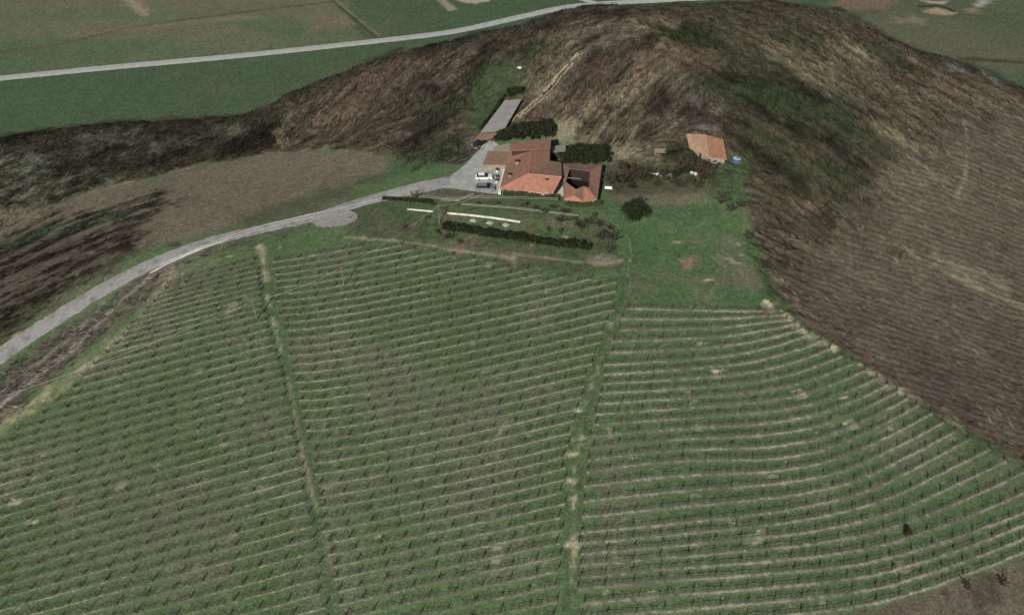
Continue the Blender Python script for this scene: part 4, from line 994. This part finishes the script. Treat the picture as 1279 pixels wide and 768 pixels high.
hedge('low ragged hedge under the front gables of the courtyard house', [(706, 256), (730, 258.5), (752, 256)], 1.1, 1.0, 260, bush_m)
hedge('dark hedge behind the white beehives on the bank', [(772, 229), (800, 224), (830, 218), (858, 214), (880, 217)], 1.1, .8, 260)
hedge('thin dark verge hedge where the road turns into the yard', [(478, 249), (500, 250), (540, 253)], .8, .6, 240)

# bare trees and shrubs: limbs and twigs
def bare_tree_mesh(seed, hgt, spread, twigs=700, thick=.05):
    r = random.Random(seed); m = MB(); tips = []
    m.tube([(0, 0, -.3), (r.uniform(-.1, .1), r.uniform(-.1, .1), hgt * .35)], .035 * hgt, 6, .022 * hgt)
    for i in range(9):
        a_ = 6.283 * i / 9 + r.uniform(-.3, .3); z0 = hgt * r.uniform(.2, .45); rr = spread * r.uniform(.5, 1); z1 = hgt * r.uniform(.6, 1)
        mid = (math.cos(a_) * rr * .5, math.sin(a_) * rr * .5, (z0 + z1) * .52); end = (math.cos(a_ + .2) * rr, math.sin(a_ + .2) * rr, z1)
        m.tube([(0, 0, z0), mid, end], .014 * hgt, 4, .006 * hgt); tips += [mid, end, tuple((mid[j] + end[j]) / 2 for j in range(3))]
    t = MB()
    for i in range(twigs):
        p = np.array(r.choice(tips)); d_ = np.array([r.gauss(0, 1), r.gauss(0, 1), abs(r.gauss(0, .8)) + .1]); d_ /= np.linalg.norm(d_); L = r.uniform(.15, .38) * spread
        s_ = np.cross(d_, (r.gauss(0, 1), r.gauss(0, 1), r.gauss(0, 1))); s_ /= np.linalg.norm(s_) + 1e-6; w_ = thick * r.uniform(.7, 1.4)
        t.face([p - s_ * w_, p + s_ * w_, p + d_ * L])
    return m, t
BT = []
for i in range(4):
    m, t_ = bare_tree_mesh(50 + i, 4.2, 2.2); BT.append((m.mesh('trunk', bark), t_.mesh('twigs', bare_m)))
SH = []
for i in range(4):
    m, t_ = bare_tree_mesh(80 + i, 1.9, 1.5, 520, .045); SH.append((m.mesh('stem', bark), t_.mesh('twigs', bare_m)))
def bare(lst, kind, parts, label, u, v, s_, group, cat):
    x, y, z = at(u, v); k = random.randrange(4); t = thing(kind, label, cat, (x, y, z), group, random.random() * 6.28); t.scale = (s_, s_, s_ * random.uniform(.85, 1.1))
    for nm, me_ in zip(parts, lst[k]): link(bpy.data.objects.new(nm, me_), t)
for (u, v, s_, wh) in ((764, 305, .8, 'on the garden corner above the right vineyard block'), (778, 232, .75, 'just right of the pale bench'), (795, 228, .7, 'left of the beehives'), (873, 224, .85, 'right of the last beehive'), (885, 228, .7, 'below the faded outbuilding'), (900, 258, .9, 'at the lower right of the bright grass strip'),
        (912, 268, .75, 'at the top right corner of the lawn'), (725, 290, .7, 'inside the garden at the right end of the fence'), (700, 282, .65, 'between garden fence and the right part of the dark hedge'), (518, 250, .55, 'at the road bend by the yard entrance'), (216, 311, .5, 'on the road verge above the left vineyard'), (760, 318, .6, 'at the lower right corner of the garden'),
        (860, 205, .7, 'on the slope left of the faded outbuilding'), (942, 225, .8, 'on the brown slope right of the paddling pool'), (1033, 290, .9, 'dark against the brown east slope')):
    bare(BT, 'bare_tree', ('trunk', 'twigs'), 'leafless small tree ' + wh, u, v, s_, 'leafless trees about the farm', 'tree')
for (u, v, s_, wh) in ((735, 282, 1, 'near the right end of the garden fence'), (680, 268, .8, 'on the garden fence line under the farmhouse'), (560, 300, .9, 'on bare soil below the left end of the dark hedge'), (505, 290, .8, 'on the slope above the middle vine block'), (750, 300, 1.1, 'right of the dark hedge end'),
        (935, 300, 1, 'at the right edge of the lawn'), (925, 262, 1.1, 'at the top edge where lawn meets brown slope'), (955, 335, .9, 'low on the right edge of the lawn'), (845, 232, .9, 'under the middle of the beehive row'), (820, 235, .9, 'under the left of the beehive row'), (1205, 735, .8, 'on the bare earth in the bottom right corner'), (1250, 730, .8, 'rightmost on the bare earth in the bottom right corner')):
    bare(SH, 'bare_shrub', ('stem', 'twigs'), 'leafless brown shrub ' + wh, u, v, s_, 'leafless shrubs about the farm', 'shrub')

BEDS = [(762,231,1.0,'bare_shrub'),(770,240,1.0,'x'),(784,222,1.2,'x'),(788,236,1.0,'x'),(800,232,1.1,'x'),(806,222,1.1,'x'),(818,228,1.0,'x'),(828,224,.9,'x'),(836,230,1.0,'x'),(846,222,1.2,'x'),(852,214,1.2,'x'),(860,226,1.1,'x'),(870,214,1.3,'x'),(878,226,1.1,'x'),(884,218,1.2,'x'),(848,238,.9,'x'),(776,214,1.0,'x'),(868,236,1.0,'x')]
_o = ['leftmost','second','third','fourth','fifth','sixth','seventh','eighth','ninth','tenth','eleventh','twelfth','thirteenth','fourteenth','fifteenth','sixteenth','seventeenth','rightmost']
for i, (u, v, s_, _) in enumerate(sorted(BEDS)):
    if i % 3 == 1: evergreen(f'dull green shrub in the garden beds beside the beehives, {_o[i]} of the bed shrubs', u, v, 1.7 * s_, 1.6 * s_, 300 + i, 'shrub', 'garden_shrub', bush_m if i % 2 else hedge_m, 700, 'shrubs in the garden beds', .09)
    else: bare(SH, 'bare_shrub', ('stem', 'twigs'), f'leafless dark shrub in the garden beds beside the beehives, {_o[i]} of the bed shrubs', u, v, s_ * 1.45, 'shrubs in the garden beds', 'shrub')
GS = [(596,257,.6),(622,256,.5),(655,258,.7),(668,262,.6),(690,262,.8),(705,268,.9),(716,276,.9),(722,284,1.0),(742,272,.9),(748,284,1.0),(755,294,1.0),(762,288,.8),(700,292,.8),(684,288,.6),(540,258,.6),(534,274,.6),(546,292,.7),(575,305,.6)]
for i, (u, v, s_) in enumerate(sorted(GS)):
    if i % 2 == 0: evergreen(f'loose green shrub in the garden below the houses, {_o[i]} of the garden shrubs', u, v, 1.5 * s_, 1.3 * s_, 330 + i, 'shrub', 'garden_shrub', bush_m, 600, 'loose shrubs in the garden', .09)
    else: bare(SH, 'bare_shrub', ('stem', 'twigs'), f'leafless twiggy shrub in the garden below the houses, {_o[i]} of the garden shrubs', u, v, s_, 'loose shrubs in the garden', 'shrub')

# ------------------------------------------------------------------ brush, dead stalks and grass too many to count
def tufts(name, label, dens_fn, n_try, blades, length, width, lean, dark=(.55, 1.5), shrink_far=True, x0=-185, x1=185, y0=60, y1=300, alongflow=True, seed=1, jit=.24):
    r = np.random.default_rng(seed)
    x = r.uniform(x0, x1, n_try); y = r.uniform(y0, y1, n_try)
    keep = r.random(n_try) < dens_fn(x, y)
    # only where the photograph could see it
    dpt = y * CP + (CAM_Z - bil(GZ, x, y)) * SP; keep &= (np.abs(x) < dpt * .577 * 1.12 + 6) & (y < yc(x) + 6)
    x = x[keep]; y = y[keep]; n_ = len(x)
    base = np.stack([bil(tint[..., i], x, y) for i in range(3)], -1) * r.uniform(dark[0], dark[1], n_)[:, None] * r.uniform(.93, 1.07, (n_, 3))
    x = np.repeat(x, blades) + r.normal(0, .25, n_ * blades); y = np.repeat(y, blades) + r.normal(0, .25, n_ * blades); base = np.repeat(base, blades, 0)
    N = len(x); z = H(x, y) - .03
    a_ = flow_angle(x, y) + math.pi * (r.random(N) < .5) + r.normal(0, jit, N) if alongflow else r.random(N) * 6.283
    L = length * r.uniform(.5, 1.3, N); el = lean * r.uniform(.4, 1.6, N)
    dx = np.cos(a_) * np.cos(el) * L; dy = np.sin(a_) * np.cos(el) * L
    # follow the slope along the blade, then rise off it
    z2 = H(x + dx, y + dy) + np.sin(el) * L
    w_ = width * r.uniform(.6, 1.4, N); px = -np.sin(a_) * w_; py = np.cos(a_) * w_
    V = np.stack([np.stack([x - px, y - py, z], -1), np.stack([x + px, y + py, z], -1), np.stack([x + dx + px * .35, y + dy + py * .35, z2 + .02], -1), np.stack([x + dx * .5 - px, y + dy * .5 - py, (z + z2) / 2 + .04 * L], -1)], 1).reshape(-1, 3)
    colr = np.repeat(base * r.uniform(.8, 1.25, (N, 1)), 4, 0)
    me = mesh_np(name, V, np.arange(N * 4).reshape(-1, 4), BRUSH, colr)
    o = link(bpy.data.objects.new(name, me)); o['label'] = label; o['kind'] = 'stuff'; o['category'] = name.replace('_', ' '); return o
BRUSH, nt, b = new_mat('brush_and_grass'); vc = nd(nt, 'ShaderNodeVertexColor', layer_name='cover'); nt.links.new(vc.outputs[0], b.inputs['Base Color']); b.inputs['Roughness'].default_value = .9; b.inputs['Specular IOR Level'].default_value = .08
WOOD_AND_SHADE = np.clip(zone['woods'] + zone['tree_shade_west'] + zone['verge'] * .6, 0, 1)
HB = np.clip(HILL * (1 - EAST * .75) + WOOD_AND_SHADE - zone['meadow'] - zone['plough_west'] * .9 * (1 - zone['tree_shade_west']), 0, 1)
road_clear = 1 - stroke([(-130,520),(-60,487),(0,443),(100,378),(170,338),(250,304),(330,285),(400,270),(450,252),(500,238),(545,222),(580,205)], 8.0, None, .3, .1)
trk = 1 - stroke([(590,184),(607,176),(631,159),(651,142),(672,125),(694,100),(714,77),(724,64)], 4.2, None, .3, .1)
shedclear = 1 - area([(588,178),(598,166),(628,120),(656,118),(632,170),(612,182)], None, .4, .1)
clear = road_clear * trk * shedclear * (1 - np.exp(-(((GX - tx) / 6.5) ** 2 + ((GY - ty) / 6.0) ** 4)))
yardmask = sstep(19, 26, np.hypot(GX - yardx, (GY - yardy) * 1.5))
HB = HB * clear * yardmask
tufts('hillside_brush', 'leafless brown brush combed down the slopes of the hill', lambda x, y: bil(HB, x, y) * (.45 + .55 * np.clip(.5 + .7 * lsample(ST2, x, y), 0, 1)), 120000, 4, 1.7, .075, .33, (.3, 1.9), seed=2)
tufts('woodland_and_shade_scrub', 'dark tangled scrub in the wooded strip and over painted tree shade left of the road', lambda x, y: bil(WOOD_AND_SHADE * clear, x, y) * .8, 80000, 5, 1.5, .075, .5, (.3, 1.9), seed=3)  # left of the road this scrub is added to carry tree shade
DK = np.clip(zone['dark'] * 1.2, 0, 1) * clear * yardmask * sstep(-2, -9, GY - yc(GX))
tufts('hill_thicket', 'upright dark leafless thicket in patches on the hill', lambda x, y: bil(DK, x, y) ** 2, 60000, 7, 1.5, .06, .95, (.5, 1.3), alongflow=False, seed=6)
GB = (1 - HILL) * (1 - pl) * clear * yardmask * np.clip(zone['garden'] + zone['lawn'] * .7 + zone['beds'] + zone['corner'] + .12, 0, 1)
tufts('rough_grass', 'rough tufted grass around the garden, lawn and vineyard edges', lambda x, y: bil(GB, x, y), 160000, 4, .38, .04, .8, (.6, 1.4), alongflow=False, seed=4)
EB = EAST * clear
tufts('dead_weeds', 'dead brown weeds over the ploughed east slope', lambda x, y: bil(EB, x, y) * .5, 90000, 4, .9, .05, .2, (.5, 1.5), seed=5, jit=.1)

# ------------------------------------------------------------------ the vineyard: every row a thing of its own
straw, nt, b = new_mat('dry_straw_strip'); vc = nd(nt, 'ShaderNodeVertexColor', layer_name='cover')
nt.links.new(mix(nt, vc.outputs[0], ramp(nt, noise(nt, coords(nt), 3.2, 4, .75), [(.3, .5), (.5, 1.), (.7, 1.5)]), 1., 'MULTIPLY'), b.inputs['Base Color']); b.inputs['Roughness'].default_value = .95; b.inputs['Specular IOR Level'].default_value = .08
SOILB = C(.126, .136, .092); STRAW = C(.31, .30, .205); wire_d = plain_mat('dull_trellis_wire', (.09, .085, .075), .6)
cane = leafmat('pruned_vine_wood', (.055, .048, .036), (.11, .095, .07), 3)
postmat = mottled('vineyard_post_wood', (.10, .085, .07), (.06, .05, .042), 4, .9)
pm = MB(); pm.tube([(0, 0, -.3), (0, 0, 1.3)], .075, 6); POST = pm.mesh('post', postmat)
ONES = ['', 'first', 'second', 'third', 'fourth', 'fifth', 'sixth', 'seventh', 'eighth', 'ninth', 'tenth', 'eleventh', 'twelfth', 'thirteenth', 'fourteenth', 'fifteenth', 'sixteenth', 'seventeenth', 'eighteenth', 'nineteenth']
def ordinal(n_):
    if n_ < 20: return ONES[n_]
    t_ = {2: 'twent', 3: 'thirt', 4: 'fort', 5: 'fift', 6: 'sixt', 7: 'sevent'}[n_ // 10]
    return t_ + 'ieth' if n_ % 10 == 0 else t_ + 'y-' + ONES[n_ % 10]
def resample(q, n_):
    s_ = np.concatenate([[0], np.cumsum(np.hypot(*(q[1:] - q[:-1]).T))]); t_ = np.linspace(0, s_[-1], n_)
    return np.stack([np.interp(t_, s_, q[:, 0]), np.interp(t_, s_, q[:, 1])], 1)
def block(which, guides, poly_px, spacing, strip_w, straw_amt, post_gap, seed, group, soil_amt, band_w):
    r = np.random.default_rng(seed); G = [resample(wline(smooth_line(g, 3)), 60) for g in guides]; poly = wpoly(poly_px)
    rows = []
    for a_, b_ in zip(G[:-1], G[1:]):
        k = max(1, int(round(np.hypot(*(b_ - a_).T).mean() / spacing)))
        for i in range(k): rows.append(a_ + (b_ - a_) * i / k)
    rows.append(G[-1]); 
    num = 0
    for row in rows:
        row = resample(row, 260)
        ins_ = sdist(poly, row[:, 0], row[:, 1]) > r.uniform(-.3, .5)
        # longest run inside the block
        best = (0, 0); st = None
        for i, f in enumerate(list(ins_) + [False]):
            if f and st is None: st = i
            if not f and st is not None:
                if i - st > best[1] - best[0]: best = (st, i)
                st = None
        if best[1] - best[0] < 8: continue
        q = row[best[0]:best[1]]; L = np.hypot(*(q[1:] - q[:-1]).T).sum()
        if L < 4: continue
        num += 1; m_ = max(6, int(L / .3)); q = resample(q, m_)
        wob = .12 * fbm(np.arange(m_) * .4, np.full(m_, num * 3.), 5, seed, 3); d = np.gradient(q, axis=0); d /= np.hypot(*d.T)[:, None] + 1e-9; nn = np.stack([-d[:, 1], d[:, 0]], 1)
        q = q + nn * wob[:, None]; z = H(q[:, 0], q[:, 1]); o0 = np.array([q[0, 0], q[0, 1], z[0]])
        t = thing('vine_row', f'pruned vine row in the {which} vineyard block, {ordinal(num)} counting from the top', 'vine row', tuple(o0), group)
        # straw strip: ragged, broken where the grass has closed over it
        tt = np.arange(m_) * .3
        wdt = strip_w * np.clip(.8 + 1.1 * fbm(tt, np.full(m_, num * 7.), 1.3, seed + 5, 4, .7), .12, 1.7)
        aa = np.clip(.6 + straw_amt + 1.2 * fbm(q[:, 0], q[:, 1], 14, seed + 2, 3) + 1.1 * fbm(tt, np.full(m_, num * 11.), .8, seed + 6, 3, .8), 0, 1)
        off = .20 * fbm(tt, np.full(m_, num * 5.), .8, seed + 8, 3, .7)
        sh = -nn * .28
        pa = q + sh + nn * (off + wdt / 2)[:, None]; pb = q + sh + nn * (off - wdt / 2)[:, None]; pc = q + sh + nn * off[:, None]
        band = band_w * np.clip(1 + .5 * fbm(tt, np.full(m_, num * 13.), 1.1, seed + 9, 3), .4, 1.8)
        po = pa + nn * band[:, None]; pq = pb - nn * band[:, None] * .45
        V = np.stack([np.column_stack([w_, H(w_[:, 0], w_[:, 1]) + e_]) for w_, e_ in ((po, -.03), ((po + pa) / 2, .03), (pa, .05), (pc, .07), (pb, .04), (pq, -.03))], 1).reshape(-1, 3) - o0
        ii = np.arange(m_ * 6).reshape(m_, 6); F_ = np.stack([ii[:-1, :-1], ii[:-1, 1:], ii[1:, 1:], ii[1:, :-1]], -1).reshape(-1, 4)
        tc = np.stack([bil(tint[..., i_], q[:, 0], q[:, 1]) for i_ in range(3)], -1)
        cc_ = (tc * .6 + SOILB * .4) * (1 - aa[:, None]) + STRAW * r.uniform(.75, 1.2, (m_, 1)) * aa[:, None]
        sm_ = np.clip(soil_amt + .7 * fbm(q[:, 0], q[:, 1], 9, seed + 21, 3), .1, 1)[:, None]; sb_ = tc * (1 - sm_) + SOILB * sm_; sb_ = sb_ * r.uniform(.85, 1.15, (m_, 1)); mid_ = (sb_ * .7 + tc * .3)
        VC = np.stack([tc, mid_, sb_, cc_, sb_ * .9, tc], 1).reshape(-1, 3)
        link(bpy.data.objects.new('straw_strip', mesh_np('straw_strip', V, F_, straw, VC, True)), t)
        # vines: a trunk, two arms along the wire, short canes
        k = int(L / 1.0); s_ = (np.arange(k) + .5) * L / max(k, 1) + r.normal(0, .12, k); s_ = s_[r.random(k) < .92]; k = len(s_)
        arc = np.linspace(0, L, m_); vx = np.interp(s_, arc, q[:, 0]); vy = np.interp(s_, arc, q[:, 1]); vz = H(vx, vy); ddx = np.interp(s_, arc, d[:, 0]); ddy = np.interp(s_, arc, d[:, 1])
        base = np.stack([vx, vy, vz], -1) - o0; dd = np.stack([ddx, ddy, np.zeros(k)], -1); per = np.stack([-ddy, ddx, np.zeros(k)], -1); up = np.array([0, 0, 1.])
        quads = []
        hgt = r.uniform(.6, .8, k)[:, None]
        for w_ in (dd, per): quads.append(np.stack([base - w_ * .05, base + w_ * .05, base + w_ * .035 + up * hgt, base - w_ * .035 + up * hgt], 1))
        for sg in (-1, 1): quads.append(np.stack([base + up * (hgt - .045), base + up * (hgt + .045), base + dd * sg * .48 + up * (hgt + .06), base + dd * sg * .48 + up * (hgt)], 1)); quads.append(np.stack([base + up * hgt - per * .035, base + up * hgt + per * .035, base + dd * sg * .46 + up * hgt + per * .05, base + dd * sg * .46 + up * hgt - per * .05], 1))
        for c_ in range(6):
            o_ = dd * r.uniform(-.45, .45, (k, 1)) + up * hgt; e_ = o_ + dd * r.normal(0, .12, (k, 1)) + per * r.normal(0, .14, (k, 1)) + up * r.uniform(.2, .5, (k, 1)); w_ = dd * .02 + per * .02
            quads.append(np.stack([base + o_ - w_, base + o_ + w_, base + e_ + w_ * .5, base + e_ - w_ * .5], 1))
        # vine heads added at each post to strengthen its dark shadow tick
        phase = r.uniform(-.8, .8)
        kp = max(2, int(L / post_gap) + 1); ph = np.clip(np.linspace(0, L, kp) + phase, 0, L); hx_ = np.interp(ph, arc, q[:, 0]); hy_ = np.interp(ph, arc, q[:, 1])
        phs = ph
        hb = np.repeat(np.stack([hx_, hy_, H(hx_, hy_)], -1) - o0, 7, 0); K = len(hb)
        p0_ = hb + r.normal(0, .07, (K, 3)) * [1, 1, 0] + np.outer(r.uniform(.1, .5, K), up); p1_ = p0_ + r.normal(0, .16, (K, 3)) * [1, 1, 0] + np.outer(r.uniform(.25, .6, K), up); w_ = r.normal(0, .042, (K, 3)) * [1, 1, .3]
        quads.append(np.stack([p0_ - w_, p0_ + w_, p1_ + w_ * .8, p1_ - w_ * .8], 1))
        V = np.concatenate(quads).reshape(-1, 3)
        if k: link(bpy.data.objects.new('vines', mesh_np('vines', V, np.arange(len(V)).reshape(-1, 4), cane)), t)
        ph = phs
        for p in ph:
            x_ = np.interp(p, arc, q[:, 0]); y_ = np.interp(p, arc, q[:, 1]); o = link(bpy.data.objects.new('post', POST), t)
            o.location = (x_ - o0[0], y_ - o0[1], float(H(x_, y_)) - o0[2]); o.rotation_euler = (r.normal(0, .03), r.normal(0, .03), r.random() * 6)
        pts = [(x_, y_, z_) for x_, y_, z_ in zip(q[::6, 0] - o0[0], q[::6, 1] - o0[1], H(q[::6, 0], q[::6, 1]) - o0[2] + 1.05)]
        if len(pts) > 1: mw = MB(); mw.tube(pts, .012, 3); mw.build('wire', wire_d, t)
    return num
nR = block('right', [[(765,384),(870,387),(975,389)], [(745,455),(860,449),(943,440),(1040,408)], [(735,530),(860,521),(985,512),(1060,489),(1150,445)], [(722,590),(840,573),(980,574),(1067,549),(1165,495)], [(715,665),(840,653),(972,639),(1084,615),(1154,577),(1245,530)], [(712,735),(840,723),(1050,709),(1154,685),(1279,640),(1350,605)], [(700,815),(840,800),(1050,780),(1154,755),(1279,705),(1350,675)], [(700,860),(840,845),(1050,825),(1154,800)]],
    [(780,380),(965,382),(1000,409),(1060,449),(1140,500),(1205,543),(1279,584),(1340,610),(1340,680),(1240,712),(1140,740),(1050,764),(990,800),(722,800),(722,690),(728,600),(742,510),(762,430)], 2.65, .85, .12, 4.6, 31, 'vine rows of the right block', .75, .95)
nC = block('middle', [[(320,330),(400,318),(560,285),(800,235)], [(340,402),(400,399),(560,368),(790,316)], [(355,500),(420,497),(600,460),(780,420)], [(380,622),(440,614),(620,577),(760,542)], [(400,760),(440,750),(560,722),(740,685)], [(405,870),(560,840),(740,800)]],
    [(337,322),(400,312),(480,303),(560,316),(650,335),(700,345),(772,350),(766,385),(735,460),(708,560),(703,650),(695,800),(428,800),(420,740),(402,650),(388,560),(362,450),(346,380)], 2.5, .46, .08, 4.2, 57, 'vine rows of the middle block', .6, .75)
nL = block('left', [[(120,385),(240,345),(345,318)], [(-80,500),(170,430),(360,384)], [(-80,600),(150,537),(380,475)], [(-80,740),(170,668),(400,605)], [(-80,900),(180,835),(430,770)]],
    [(215,350),(260,320),(316,302),(322,340),(334,400),(356,480),(374,560),(386,640),(402,720),(412,800),(-60,800),(-60,590),(0,548),(50,520),(120,455),(170,400)], 2.5, .38, -.28, 4.4, 83, 'vine rows of the left block', .5, .8)
print('rows', nR, nC, nL)
